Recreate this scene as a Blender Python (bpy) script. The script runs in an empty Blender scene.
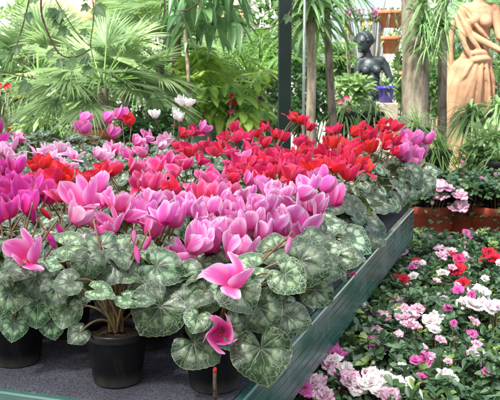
import bpy, math, random
import numpy as np
from mathutils import Vector, noise as mnoise

RNG = random.Random(7)
PI = math.pi
scene = bpy.context.scene
COL = scene.collection

# ------------------------------------------------------------------ camera
W, H, F = 500.0, 400.0, 900.0
CAM = np.array([0.0, 0.0, 1.40])
TH = math.atan(155 / F)
cT, sT = math.cos(TH), math.sin(TH)

def ray(px, py):
    u = (px - W / 2) / F
    v = (H / 2 - py) / F
    return np.array([u, cT + v * sT, -sT + v * cT])
def P(px, py, Y):
    d = ray(px, py)
    return CAM + d * (Y / d[1])
def PZ(px, py, z):
    d = ray(px, py)
    return CAM + d * ((z - CAM[2]) / d[2])

cam_d = bpy.data.cameras.new('camera')
cam_d.sensor_width = 36
cam_d.lens = F / W * 36
cam_d.clip_end = 300
cam_d.clip_start = 0.05
cam_d.dof.use_dof = True
cam_d.dof.focus_distance = 1.85
cam_d.dof.aperture_fstop = 20
cam = bpy.data.objects.new('camera', cam_d)
COL.objects.link(cam)
cam.location = CAM
cam.rotation_euler = (PI / 2 - TH, 0, 0)
scene.camera = cam

# ------------------------------------------------------------------ light
SUN_EL, SUN_AZ = math.radians(56), math.radians(-38)   # azimuth from +Y towards +X
world = bpy.data.worlds.new('World')
scene.world = world
world.use_nodes = True
nt = world.node_tree
sky = nt.nodes.new('ShaderNodeTexSky')
sky.sky_type = 'NISHITA'
sky.sun_disc = False
sky.sun_elevation = SUN_EL
sky.sun_rotation = SUN_AZ + PI
sky.air_density = 1.0
sky.dust_density = 3.5
sky.ozone_density = 0.6
bg = nt.nodes['Background']
bg.inputs['Strength'].default_value = 0.105
nt.links.new(sky.outputs[0], bg.inputs['Color'])

sd = bpy.data.lights.new('sun', 'SUN')
sd.energy = 4.2
sd.angle = math.radians(6)
sd.color = (1.0, 0.965, 0.91)
sun = bpy.data.objects.new('sun', sd)
COL.objects.link(sun)
# light comes from behind-left of the camera
sdir = Vector((math.sin(SUN_AZ) * math.cos(SUN_EL), -math.cos(SUN_AZ) * math.cos(SUN_EL), math.sin(SUN_EL)))
sky.sun_rotation = math.atan2(sdir.x, sdir.y)
sun.rotation_euler = sdir.to_track_quat('Z', 'Y').to_euler()
sun.location = (0, 0, 6)

scene.view_settings.view_transform = 'Standard'
scene.view_settings.look = 'None'
scene.view_settings.gamma = 1
scene.view_settings.exposure = 1.64
scene.view_settings.use_curve_mapping = False
scene.render.engine = 'CYCLES'
scene.cycles.max_bounces = 6
scene.cycles.transparent_max_bounces = 6
scene.cycles.use_denoising = True

# ------------------------------------------------------------------ node helpers
class NB:
    """small node-building helper"""
    def __init__(s, name):
        s.m = bpy.data.materials.new(name)
        s.m.use_nodes = True
        s.t = s.m.node_tree
        s.b = s.t.nodes['Principled BSDF']
        s.out = s.t.nodes['Material Output']
    def n(s, typ, **kw):
        nd = s.t.nodes.new(typ)
        for k, v in kw.items():
            setattr(nd, k, v)
        return nd
    def put(s, sock, v):
        if hasattr(v, 'is_output') or isinstance(v, bpy.types.NodeSocket):
            s.t.links.new(v, sock)
        else:
            sock.default_value = v
    def math(s, op, a, b=0.0, c=None, clamp=False):
        nd = s.n('ShaderNodeMath', operation=op, use_clamp=clamp)
        s.put(nd.inputs[0], a); s.put(nd.inputs[1], b)
        if c is not None: s.put(nd.inputs[2], c)
        return nd.outputs[0]
    def smooth(s, v, a, b, lo=0.0, hi=1.0):
        nd = s.n('ShaderNodeMapRange', interpolation_type='SMOOTHSTEP')
        s.put(nd.inputs[0], v)
        nd.inputs[1].default_value = a; nd.inputs[2].default_value = b
        nd.inputs[3].default_value = lo; nd.inputs[4].default_value = hi
        return nd.outputs[0]
    def mix(s, f, a, b):
        nd = s.n('ShaderNodeMix', data_type='RGBA')
        s.put(nd.inputs[0], f)
        s.put(nd.inputs[6], a if not isinstance(a, tuple) else (*a, 1))
        s.put(nd.inputs[7], b if not isinstance(b, tuple) else (*b, 1))
        return nd.outputs[2]
    def attr(s, name):
        nd = s.n('ShaderNodeAttribute')
        nd.attribute_name = name
        return nd
    def noise(s, vec, scale, detail=3, rough=0.55, out=0):
        nd = s.n('ShaderNodeTexNoise')
        if vec is not None: s.put(nd.inputs['Vector'], vec)
        nd.inputs['Scale'].default_value = scale
        nd.inputs['Detail'].default_value = detail
        nd.inputs['Roughness'].default_value = rough
        return nd.outputs[out]
    def obj(s):
        return s.n('ShaderNodeTexCoord').outputs['Object']
    def mapping(s, vec, scale=(1, 1, 1)):
        nd = s.n('ShaderNodeMapping')
        s.put(nd.inputs[0], vec)
        nd.inputs['Scale'].default_value = scale
        return nd.outputs[0]
    def bump(s, h, strength=0.3, dist=0.01):
        nd = s.n('ShaderNodeBump')
        nd.inputs['Strength'].default_value = strength
        nd.inputs['Distance'].default_value = dist
        s.put(nd.inputs['Height'], h)
        s.t.links.new(nd.outputs[0], s.b.inputs['Normal'])
        return nd.outputs[0]
    def col(s, c):
        s.put(s.b.inputs['Base Color'], c if not isinstance(c, tuple) else (*c, 1))
    def rough(s, r, spec=0.5):
        s.put(s.b.inputs['Roughness'], r)
        s.b.inputs['Specular IOR Level'].default_value = spec
    def translucent(s, colour, amount):
        tr = s.n('ShaderNodeBsdfTranslucent')
        s.put(tr.inputs[0], colour if not isinstance(colour, tuple) else (*colour, 1))
        mx = s.n('ShaderNodeMixShader')
        s.put(mx.inputs[0], amount)
        s.t.links.new(s.b.outputs[0], mx.inputs[1])
        s.t.links.new(tr.outputs[0], mx.inputs[2])
        s.t.links.new(mx.outputs[0], s.out.inputs[0])

def leaf_mat(name, dark, light, tr=0.3, rough=0.45, young=None, spec=0.4, streak=0.0):
    b = NB(name)
    rnd = b.attr('rnd').outputs['Fac']
    nz = b.noise(b.obj(), 9.0, 3)
    f = b.math('ADD', b.math('MULTIPLY', rnd, 0.75), b.math('MULTIPLY', b.math('SUBTRACT', nz, 0.35), 0.6), clamp=True)
    c = b.mix(f, dark, light)
    lc = b.attr('lc').outputs['Vector']
    sep = b.n('ShaderNodeSeparateXYZ'); b.put(sep.inputs[0], lc)
    ay = b.math('ABSOLUTE', sep.outputs[1])
    mid = b.smooth(ay, 0.0, 0.14, 0.4, 0.0)
    lt = tuple(min(1, x * 1.5 + 0.03) for x in light)
    c = b.mix(mid, c, lt)
    if streak:
        edge = b.smooth(ay, 0.55, 0.9, 0.0, streak)
        c = b.mix(edge, c, (0.55, 0.62, 0.38))
    if young:
        c = b.mix(b.smooth(rnd, 0.86, 0.9), c, young)
    # undersides paler
    geo = b.n('ShaderNodeNewGeometry')
    under = tuple(x * 1.15 + 0.03 for x in light)
    c = b.mix(b.math('MULTIPLY', geo.outputs['Backfacing'], 0.5), c, under)
    b.col(c)
    b.rough(rough, spec)
    hs = b.n('ShaderNodeHueSaturation')
    hs.inputs['Value'].default_value = 1.5; hs.inputs['Saturation'].default_value = 1.1
    b.put(hs.inputs['Color'], c)
    b.translucent(hs.outputs[0], tr)
    return b.m

def cyclamen_leaf_mat(name, silver):
    b = NB(name)
    lc = b.attr('lc').outputs['Vector']
    rnd = b.attr('rnd').outputs['Fac']
    sep = b.n('ShaderNodeSeparateXYZ'); b.put(sep.inputs[0], lc)
    x, y, r = sep.outputs
    off = b.n('ShaderNodeCombineXYZ')
    b.put(off.inputs[0], x); b.put(off.inputs[1], y)
    b.put(off.inputs[2], b.math('MULTIPLY', rnd, 37.0))
    v = off.outputs[0]
    n1 = b.noise(v, 4.5, 3)
    n2 = b.noise(v, 2.2, 2)
    n3 = b.noise(v, 18.0, 2)
    ang = b.math('ARCTAN2', y, x)
    ang2 = b.math('ADD', ang, b.math('MULTIPLY', b.math('SUBTRACT', n2, 0.5), 0.55))
    sa = b.math('ABSOLUTE', b.math('SINE', b.math('MULTIPLY', ang2, 4.5)))
    d = b.math('MULTIPLY', sa, b.math('MULTIPLY', r, 0.2))
    vein = b.smooth(d, 0.006, 0.02, 1.0, 0.0)
    # side veins branching towards the margin
    sa2 = b.math('ABSOLUTE', b.math('SINE', b.math('ADD', b.math('MULTIPLY', ang2, 13.5), b.math('MULTIPLY', n1, 3.0))))
    vein2 = b.math('MULTIPLY', b.smooth(sa2, 0.05, 0.3, 1.0, 0.0), b.smooth(r, 0.45, 0.7))
    r2 = b.math('ADD', r, b.math('MULTIPLY', b.math('SUBTRACT', n1, 0.5), 0.42))
    star = b.smooth(b.math('ADD', r2, b.math('MULTIPLY', sa, 0.20)), 0.30, 0.52, 1.0, 0.0)
    vo = b.n('ShaderNodeTexVoronoi', feature='DISTANCE_TO_EDGE')
    b.put(vo.inputs['Vector'], v); vo.inputs['Scale'].default_value = 5.0
    netk = b.smooth(b.math('FRACT', b.math('MULTIPLY', rnd, 11.7)), 0.0, 0.9, 0.15, 0.95)
    net = b.math('MULTIPLY', netk, b.math('MULTIPLY', b.math('MULTIPLY', b.smooth(vo.outputs['Distance'], 0.012, 0.075, 1.0, 0.0), b.smooth(r2, 0.55, 0.7)), b.smooth(n3, 0.35, 0.6, 0.25, 1.0)))
    margin = b.smooth(r2, 0.62, 0.76)
    dark = (0.009, 0.038, 0.013)
    mid = (0.024, 0.078, 0.028)
    sil = (0.27, 0.37, 0.25) if silver > 0.5 else (0.17, 0.27, 0.145)
    pale = (0.30, 0.42, 0.29) if silver > 0.5 else (0.24, 0.36, 0.23)
    zone = b.math('MULTIPLY', b.math('MULTIPLY', b.smooth(r2, 0.34, 0.48), b.smooth(r2, 0.84, 0.70)), b.smooth(sa, 0.2, 0.6))
    patch = b.smooth(b.math('ADD', n1, b.math('MULTIPLY', rnd, 0.18)), 0.42 - 0.08 * silver, 0.56)
    c = b.mix(b.math('MULTIPLY', zone, patch), mid, sil)
    c = b.mix(margin, c, b.mix(b.smooth(n3, 0.4, 0.7), dark, mid))
    c = b.mix(star, c, dark)
    lines = b.math('MAXIMUM', b.math('MULTIPLY', vein, 0.5), b.math('MAXIMUM', net, b.math('MULTIPLY', vein2, 0.35)))
    c = b.mix(b.math('MULTIPLY', lines, b.smooth(n3, 0.25, 0.55, 0.55, 1.0)), c, pale)
    c = b.mix(b.smooth(r, 0.965, 0.99, 0.0, 0.7), c, (0.20, 0.27, 0.15))
    hs = b.n('ShaderNodeHueSaturation')
    b.put(hs.inputs['Hue'], b.smooth(rnd, 0.0, 1.0, 0.468, 0.508))
    b.put(hs.inputs['Value'], b.smooth(b.math('FRACT', b.math('MULTIPLY', rnd, 7.3)), 0, 1, 0.55, 1.4))
    hs.inputs['Saturation'].default_value = 0.98
    b.put(hs.inputs['Color'], c)
    c = hs.outputs[0]
    geo = b.n('ShaderNodeNewGeometry')
    c = b.mix(geo.outputs['Backfacing'], c, (0.17, 0.25, 0.09))
    b.col(c)
    b.rough(b.smooth(n3, 0.3, 0.7, 0.26, 0.42), 0.62)
    hgt = b.math('ADD', b.math('MULTIPLY', vein, -1.0), b.math('ADD', b.math('MULTIPLY', b.math('ADD', net, vein2), -0.45), b.math('MULTIPLY', n3, 0.5)))
    b.bump(hgt, 0.5, 0.0016)
    b.translucent((0.13, 0.24, 0.05), 0.08)
    return b.m

def petal_mat(name, base, body, edge, tr=0.32):
    b = NB(name)
    lc = b.attr('lc').outputs['Vector']
    rnd = b.attr('rnd').outputs['Fac']
    sep = b.n('ShaderNodeSeparateXYZ'); b.put(sep.inputs[0], lc)
    s, a, _ = sep.outputs
    cv = b.n('ShaderNodeCombineXYZ')
    b.put(cv.inputs[0], b.math('MULTIPLY', s, 1.6)); b.put(cv.inputs[1], b.math('MULTIPLY', a, 19.0)); b.put(cv.inputs[2], b.math('MULTIPLY', rnd, 50))
    nz = b.noise(cv.outputs[0], 1.0, 3)
    big = b.noise(cv.outputs[0], 0.35, 2)
    f = b.smooth(b.math('ADD', s, b.math('MULTIPLY', b.math('SUBTRACT', nz, 0.5), 0.35)), 0.05, 0.72)
    c = b.mix(f, base, body)
    e = b.math('MULTIPLY', b.smooth(b.math('ABSOLUTE', a), 0.3, 1.0), b.smooth(s, 0.25, 0.7))
    e = b.math('MAXIMUM', e, b.smooth(b.math('ADD', s, b.math('MULTIPLY', b.math('SUBTRACT', big, 0.5), 0.5)), 0.72, 1.0, 0.0, 0.85))
    c = b.mix(e, c, edge)
    c = b.mix(b.smooth(nz, 0.5, 0.75, 0.0, 0.42), c, base)
    hs = b.n('ShaderNodeHueSaturation')
    b.put(hs.inputs['Value'], b.smooth(rnd, 0, 1, 0.86, 1.12))
    b.put(hs.inputs['Hue'], b.smooth(b.math('FRACT', b.math('MULTIPLY', rnd, 5.7)), 0, 1, 0.487, 0.511))
    b.put(hs.inputs['Color'], c)
    c = hs.outputs[0]
    b.col(c); b.rough(0.55, 0.25)
    b.b.inputs['Sheen Weight'].default_value = 0.12
    b.bump(nz, 0.25, 0.001)
    b.translucent(c, tr)
    return b.m

def plain_mat(name, c1, c2, scale=8.0, rough=0.6, spec=0.4, bump=0.0, bd=0.005, metal=0.0, stretch=(1, 1, 1), detail=5, lo=0.35, hi=0.65):
    b = NB(name)
    v = b.mapping(b.obj(), stretch)
    nz = b.noise(v, scale, detail)
    b.col(b.mix(b.smooth(nz, lo, hi), c1, c2))
    b.rough(rough, spec)
    b.b.inputs['Metallic'].default_value = metal
    if bump:
        b.bump(nz, bump, bd)
    return b.m

def felt_mat():
    b = NB('grey_felt')
    o = b.obj()
    n1 = b.noise(o, 260.0, 4, 0.7)
    n2 = b.noise(b.mapping(o, (1, 3, 1)), 90.0, 5, 0.7)
    n3 = b.noise(o, 7.0, 3)
    c = b.mix(b.smooth(n1, 0.38, 0.62), (0.040, 0.042, 0.055), (0.115, 0.118, 0.150))
    c = b.mix(b.smooth(n2, 0.60, 0.72, 0, 0.55), c, (0.34, 0.34, 0.40))
    c = b.mix(b.smooth(n3, 0.4, 0.75, 0, 0.45), c, (0.03, 0.03, 0.035))
    b.col(c); b.rough(0.95, 0.1)
    b.bump(b.math('ADD', n1, n2), 0.9, 0.004)
    return b.m

def board_mat():
    b = NB('green_ribbed_board')
    o = b.obj()
    n1 = b.noise(b.mapping(o, (1.5, 1.5, 30)), 2.4, 5, 0.6)
    n2 = b.noise(o, 5.0, 4, 0.6)
    n3 = b.noise(b.mapping(o, (6, 6, 60)), 6.0, 4, 0.6)
    c = b.mix(b.smooth(n1, 0.3, 0.7), (0.022, 0.078, 0.066), (0.050, 0.135, 0.115))
    c = b.mix(b.smooth(n2, 0.46, 0.70, 0, 0.7), c, (0.15, 0.21, 0.20))
    c = b.mix(b.smooth(n3, 0.62, 0.8, 0, 0.5), c, (0.20, 0.26, 0.24))
    b.col(c); b.rough(b.smooth(n2, 0.3, 0.7, 0.16, 0.36), 0.65)
    b.bump(n3, 0.2, 0.002)
    return b.m

def bark_mat(name, c1, c2, ring=0.0):
    b = NB(name)
    o = b.obj()
    n1 = b.noise(b.mapping(o, (1, 1, 0.28)), 26.0, 6, 0.65)
    n2 = b.noise(o, 5.0, 3)
    c = b.mix(b.smooth(n1, 0.35, 0.62), c1, c2)
    c = b.mix(b.smooth(n2, 0.5, 0.75, 0, 0.4), c, (0.30, 0.31, 0.24))
    b.col(c); b.rough(0.9, 0.2)
    b.bump(n1, 0.9, 0.015)
    return b.m

def facade_mat():
    b = NB('pale_plaster')
    o = b.obj()
    n1 = b.noise(o, 1.2, 5)
    b.col(b.mix(b.smooth(n1, 0.3, 0.7), (0.68, 0.66, 0.60), (0.80, 0.78, 0.74)))
    b.rough(0.9, 0.2)
    return b.m

def paving_mat():
    b = NB('concrete_paving')
    o = b.obj()
    br = b.n('ShaderNodeTexBrick')
    b.put(br.inputs['Vector'], o)
    br.inputs['Scale'].default_value = 2.0
    br.inputs['Color1'].default_value = (0.30, 0.28, 0.25, 1)
    br.inputs['Color2'].default_value = (0.36, 0.34, 0.30, 1)
    br.inputs['Mortar'].default_value = (0.16, 0.15, 0.13, 1)
    br.inputs['Mortar Size'].default_value = 0.012
    n1 = b.noise(o, 3.0, 5)
    b.col(b.mix(b.smooth(n1, 0.4, 0.7, 0, 0.4), br.outputs[0], (0.20, 0.19, 0.16)))
    b.rough(0.85, 0.3)
    return b.m

M = {}
M['leaf_a'] = cyclamen_leaf_mat('marbled_leaf', 0.3)
M['leaf_b'] = cyclamen_leaf_mat('silver_marbled_leaf', 0.9)
M['stalk'] = plain_mat('leaf_stalk', (0.15, 0.085, 0.045), (0.19, 0.15, 0.06), 30, 0.5)
M['fstem'] = plain_mat('flower_stalk', (0.17, 0.065, 0.05), (0.20, 0.13, 0.06), 30, 0.5)
#                           base(throat)         body                 edge
PET = {
 'magenta': petal_mat('magenta_petal', (0.55, 0.010, 0.16), (0.55, 0.018, 0.26), (0.64, 0.10, 0.44)),
 'orchid':  petal_mat('orchid_petal',  (0.66, 0.03, 0.26), (0.72, 0.13, 0.46), (0.76, 0.33, 0.64)),
 'lilac':   petal_mat('lilac_petal',   (0.62, 0.02, 0.22), (0.69, 0.14, 0.46), (0.85, 0.58, 0.80)),
 'pink':    petal_mat('pink_petal',    (0.68, 0.03, 0.20), (0.75, 0.12, 0.42), (0.86, 0.50, 0.74)),
 'pale':    petal_mat('pale_pink_petal', (0.72, 0.09, 0.36), (0.80, 0.36, 0.60), (0.87, 0.68, 0.83)),
 'rose':    petal_mat('rose_petal',    (0.60, 0.010, 0.07), (0.71, 0.035, 0.21), (0.83, 0.27, 0.52)),
 'crimson': petal_mat('crimson_petal', (0.50, 0.004, 0.03), (0.66, 0.012, 0.075), (0.74, 0.07, 0.20)),
 'red':     petal_mat('red_petal',     (0.48, 0.004, 0.014), (0.66, 0.012, 0.040), (0.76, 0.045, 0.11)),
 'white':   petal_mat('white_petal',   (0.80, 0.60, 0.66), (0.86, 0.84, 0.82), (0.88, 0.87, 0.86)),
 'bicolor': petal_mat('pink_edged_petal', (0.84, 0.70, 0.76), (0.84, 0.66, 0.74), (0.76, 0.22, 0.46)),
 'yellow':  petal_mat('yellow_petal',  (0.80, 0.40, 0.02), (0.82, 0.62, 0.05), (0.85, 0.72, 0.15)),
}
def dusty_black():
    b = NB('black_plastic')
    o = b.obj()
    sp = b.n('ShaderNodeSeparateXYZ'); b.put(sp.inputs[0], o)
    n1 = b.noise(b.mapping(o, (1, 1, .25)), 60, 5, .65)
    n2 = b.noise(o, 14, 4)
    c = b.mix(b.smooth(n1, .55, .78, 0, .5), (.007, .007, .008), (.045, .042, .038))
    low = b.math('MULTIPLY', b.smooth(sp.outputs[2], .03, .0), b.smooth(n2, .35, .6, 0, .8))
    c = b.mix(low, c, (.11, .10, .085))
    b.col(c); b.rough(b.smooth(n2, .3, .7, .34, .6), .3)
    b.bump(n1, .12, .001)
    return b.m
M['black'] = dusty_black()
M['terra'] = plain_mat('terracotta', (0.40, 0.125, 0.05), (0.50, 0.22, 0.12), 9, 0.85, 0.2, 0.2, 0.003)
M['redpot'] = plain_mat('red_clay', (0.24, 0.040, 0.024), (0.38, 0.075, 0.040), 9, 0.6, 0.3)
M['bluepot'] = plain_mat('blue_glaze', (0.045, 0.03, 0.30), (0.07, 0.045, 0.38), 9, 0.25, 0.6)
M['soil'] = plain_mat('potting_soil', (0.018, 0.012, 0.008), (0.05, 0.035, 0.022), 120, 0.95, 0.1, 0.8, 0.006)
M['felt'] = felt_mat()
M['board'] = board_mat()
M['post'] = plain_mat('dark_green_paint', (0.004, 0.014, 0.011), (0.007, 0.021, 0.017), 5, 0.35, 0.5)
M['metal'] = plain_mat('galvanised_metal', (0.30, 0.33, 0.35), (0.42, 0.45, 0.47), 12, 0.5, 0.5, 0, 0, 0.6)
M['bark'] = bark_mat('trunk_bark', (0.10, 0.082, 0.058), (0.27, 0.235, 0.175))
M['bark_p'] = bark_mat('pale_bark', (0.16, 0.13, 0.09), (0.36, 0.31, 0.23))
M['twig'] = plain_mat('vine_stem', (0.045, 0.022, 0.016), (0.09, 0.05, 0.035), 20, 0.7)
M['azalea'] = leaf_mat('azalea_leaf', (0.026, 0.078, 0.030), (0.12, 0.22, 0.095), 0.12, 0.27, (0.22, 0.34, 0.07), 0.6)
M['palm'] = leaf_mat('fan_palm_leaf', (0.06, 0.14, 0.045), (0.36, 0.49, 0.24), 0.30, 0.42)
M['palm_y'] = leaf_mat('yellow_palm_leaf', (0.26, 0.38, 0.05), (0.42, 0.56, 0.10), 0.35, 0.4)
M['areca'] = leaf_mat('feather_palm_leaf', (0.05, 0.13, 0.03), (0.17, 0.31, 0.07), 0.30, 0.4)
M['broad_y'] = leaf_mat('bright_broad_leaf', (0.07, 0.18, 0.035), (0.38, 0.52, 0.11), 0.38, 0.4)
M['broad_d'] = leaf_mat('green_broad_leaf', (0.028, 0.09, 0.03), (0.16, 0.30, 0.11), 0.28, 0.36)
M['strap'] = leaf_mat('strap_leaf', (0.06, 0.15, 0.05), (0.22, 0.36, 0.14), 0.25, 0.36)
M['strap_v'] = leaf_mat('striped_strap_leaf', (0.08, 0.19, 0.05), (0.20, 0.36, 0.11), 0.25, 0.38, None, 0.4, 0.5)
M['bush_l'] = leaf_mat('light_bush_leaf', (0.07, 0.16, 0.045), (0.33, 0.46, 0.20), 0.35, 0.42)
M['bush_m'] = leaf_mat('mid_bush_leaf', (0.022, 0.075, 0.022), (0.15, 0.27, 0.085), 0.30, 0.42)
M['bush_d'] = leaf_mat('dark_bush_leaf', (0.018, 0.06, 0.02), (0.07, 0.16, 0.05), 0.25, 0.4)
M['clay_statue'] = plain_mat('terracotta_statue', (0.22, 0.115, 0.062), (0.41, 0.245, 0.145), 6, 0.85, 0.2, 0.4, 0.008, detail=9, lo=.25, hi=.6)
M['bronze'] = plain_mat('dark_bronze', (0.012, 0.019, 0.021), (0.034, 0.048, 0.050), 7, 0.52, 0.5, 0.3, 0.006, 0.25)
M['stone'] = plain_mat('plinth_stone', (0.28, 0.24, 0.18), (0.42, 0.37, 0.29), 14, 0.9, 0.2, 0.5, 0.006)
M['paving'] = paving_mat()
M['plaster'] = facade_mat()
M['brick'] = plain_mat('orange_render', (0.55, 0.25, 0.13), (0.65, 0.34, 0.20), 4, 0.9)
M['frame'] = plain_mat('white_paint', (0.72, 0.72, 0.70), (0.80, 0.80, 0.78), 4, 0.5)
M['redtip'] = plain_mat('red_paint', (0.5, 0.03, 0.02), (0.6, 0.05, 0.03), 20, 0.5)
M['stake'] = plain_mat('dark_stake', (0.03, 0.022, 0.015), (0.12, 0.09, 0.06), 60, 0.8, 0.3, 0.6, 0.003)
gb = NB('window_glass'); gb.col((0.25, 0.30, 0.32)); gb.rough(0.08, 0.8); M['glass'] = gb.m

# ------------------------------------------------------------------ mesh builder (quads only, with attributes)
class MB:
    def __init__(s):
        s.V, s.Fc, s.LC, s.R, s.MI = [], [], [], [], []
        s.n = 0
    def add(s, V, Fq, lc=None, rnd=0.5, mi=0):
        V = np.asarray(V, dtype=np.float32).reshape(-1, 3)
        Fq = np.asarray(Fq, dtype=np.int32).reshape(-1, 4)
        s.V.append(V); s.Fc.append(Fq + s.n)
        s.LC.append(np.zeros_like(V) if lc is None else np.asarray(lc, dtype=np.float32).reshape(-1, 3))
        s.R.append(np.full(len(V), rnd, dtype=np.float32))
        s.MI.append(np.full(len(Fq), mi, dtype=np.int32))
        s.n += len(V)
    def mesh(s, name, mats, smooth=True):
        me = bpy.data.meshes.new(name)
        V = np.concatenate(s.V); Fq = np.concatenate(s.Fc)
        me.vertices.add(len(V)); me.vertices.foreach_set('co', V.ravel())
        me.loops.add(len(Fq) * 4); me.loops.foreach_set('vertex_index', Fq.ravel())
        me.polygons.add(len(Fq))
        me.polygons.foreach_set('loop_start', np.arange(len(Fq), dtype=np.int32) * 4)
        for m in (mats if isinstance(mats, (list, tuple)) else [mats]):
            me.materials.append(m)
        me.polygons.foreach_set('material_index', np.concatenate(s.MI))
        me.polygons.foreach_set('use_smooth', np.full(len(Fq), smooth, dtype=bool))
        a = me.attributes.new('lc', 'FLOAT_VECTOR', 'POINT'); a.data.foreach_set('vector', np.concatenate(s.LC).ravel())
        a = me.attributes.new('rnd', 'FLOAT', 'POINT'); a.data.foreach_set('value', np.concatenate(s.R))
        me.update(calc_edges=True)
        me.validate()
        return me
    def build(s, name, mats, parent=None, smooth=True):
        return link(name, s.mesh(name, mats, smooth), parent)

def link(name, me, parent=None):
    o = bpy.data.objects.new(name, me)
    COL.objects.link(o)
    if parent is not None: o.parent = parent
    return o
def empty(name, loc=(0, 0, 0), rz=0.0):
    o = bpy.data.objects.new(name, None)
    o.empty_display_size = 0.05
    COL.objects.link(o)
    o.location = [float(x) for x in loc]; o.rotation_euler = (0, 0, rz)
    return o
def tag(o, label=None, cat=None, group=None, kind=None):
    if label: o['label'] = label
    if cat: o['category'] = cat
    if group: o['group'] = group
    if kind: o['kind'] = kind
    return o

def nrm(v):
    v = np.asarray(v, dtype=float)
    return v / (np.linalg.norm(v) + 1e-12)
def grid_faces(nu, nv, wrap=False):
    f = []
    for i in range(nu - 1):
        for j in range(nv if wrap else nv - 1):
            j2 = (j + 1) % nv
            f.append((i * nv + j, i * nv + j2, (i + 1) * nv + j2, (i + 1) * nv + j))
    return np.array(f, dtype=np.int32)
_GF = {}
def gf(nu, nv, wrap=False):
    k = (nu, nv, wrap)
    if k not in _GF: _GF[k] = grid_faces(nu, nv, wrap)
    return _GF[k]
def lathe(mb, prof, seg=24, c=(0, 0, 0), mi=0, rnd=0.5):
    th = np.linspace(0, 2 * PI, seg, endpoint=False)
    V = np.array([[(c[0] + r * math.cos(t), c[1] + r * math.sin(t), c[2] + z) for t in th] for r, z in prof])
    mb.add(V, gf(len(prof), seg, True), mi=mi, rnd=rnd)
def tube(mb, pts, rad, seg=6, mi=0, rnd=0.5, cap=True):
    pts = np.asarray(pts, dtype=float)
    n = len(pts)
    if np.isscalar(rad): rad = [rad] * n
    T = np.gradient(pts, axis=0)
    T /= np.linalg.norm(T, axis=1)[:, None] + 1e-12
    ref = np.array([1.0, 0, 0]) if abs(T[0][2]) > 0.8 else np.array([0, 0, 1.0])
    A = np.cross(T, ref); A /= np.linalg.norm(A, axis=1)[:, None] + 1e-9
    B = np.cross(T, A)
    th = np.linspace(0, 2 * PI, seg, endpoint=False)
    rad = np.asarray(rad, dtype=float)
    V = pts[:, None, :] + rad[:, None, None] * (np.cos(th)[None, :, None] * A[:, None, :] + np.sin(th)[None, :, None] * B[:, None, :])
    if cap:
        V = np.concatenate([pts[0][None, None, :] + (V[:1] - pts[0]) * 0.02, V, pts[-1][None, None, :] + (V[-1:] - pts[-1]) * 0.02])
        mb.add(V, gf(n + 2, seg, True), mi=mi, rnd=rnd)
    else:
        mb.add(V, gf(n, seg, True), mi=mi, rnd=rnd)
def bez(a, b, c, n=8):
    t = np.linspace(0, 1, n)[:, None]
    a, b, c = map(lambda q: np.asarray(q, dtype=float), (a, b, c))
    return (1 - t) ** 2 * a + 2 * t * (1 - t) * b + t ** 2 * c
def box(mb, lo, hi, mi=0, ax=None, org=(0, 0, 0), bev=0.0):
    """box in local axes ax (2x2 horizontal axes) with an optional small chamfer"""
    x0, y0, z0 = lo; x1, y1, z1 = hi
    b = bev
    rings = []
    def ring(z, i):
        pts = [(x0 + i + b, y0 + i), (x1 - i - b, y0 + i), (x1 - i, y0 + i + b), (x1 - i, y1 - i - b), (x1 - i - b, y1 - i), (x0 + i + b, y1 - i), (x0 + i, y1 - i - b), (x0 + i, y0 + i + b)]
        return [(p[0], p[1], z) for p in pts]
    if b > 0:
        rings = [ring(z0, b), ring(z0 + b, 0), ring(z1 - b, 0), ring(z1, b)]
        cx, cy = (x0 + x1) / 2, (y0 + y1) / 2
        # collapse caps to a line
        def capring(z):
            return [(cx, cy, z)] * 8
        rings = [[(cx + (p[0] - cx) * .01, cy + (p[1] - cy) * .01, p[2]) for p in rings[0]]] + rings + [[(cx + (p[0] - cx) * .01, cy + (p[1] - cy) * .01, p[2]) for p in rings[-1]]]
        V = np.array(rings)
        Fq = gf(len(rings), 8, True)
    else:
        V = np.array([[(x0, y0, z0), (x1, y0, z0), (x1, y1, z0), (x0, y1, z0)], [(x0, y0, z1), (x1, y0, z1), (x1, y1, z1), (x0, y1, z1)]])
        Fq = np.concatenate([gf(2, 4, True), np.array([[3, 2, 1, 0], [4, 5, 6, 7]])])
    V = V.reshape(-1, 3).astype(float)
    if ax is not None:
        V = np.stack([V[:, 0] * ax[0][0] + V[:, 1] * ax[1][0], V[:, 0] * ax[0][1] + V[:, 1] * ax[1][1], V[:, 2]], axis=1)
    V = V + np.asarray(org, dtype=float)
    mb.add(V, Fq, mi=mi)
def ellipsoid(mb, c, r, seg=14, rings=9, mi=0, rot=None, rnd=0.5):
    ph = np.linspace(0.03, PI - 0.03, rings)
    th = np.linspace(0, 2 * PI, seg, endpoint=False)
    V = np.array([[(r[0] * math.sin(p) * math.cos(t), r[1] * math.sin(p) * math.sin(t), r[2] * math.cos(p)) for t in th] for p in ph]).reshape(-1, 3)
    if rot is not None: V = V @ np.asarray(rot).T
    mb.add(V + np.asarray(c, dtype=float), gf(rings, seg, True)[:, ::-1], mi=mi, rnd=rnd)

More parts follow.
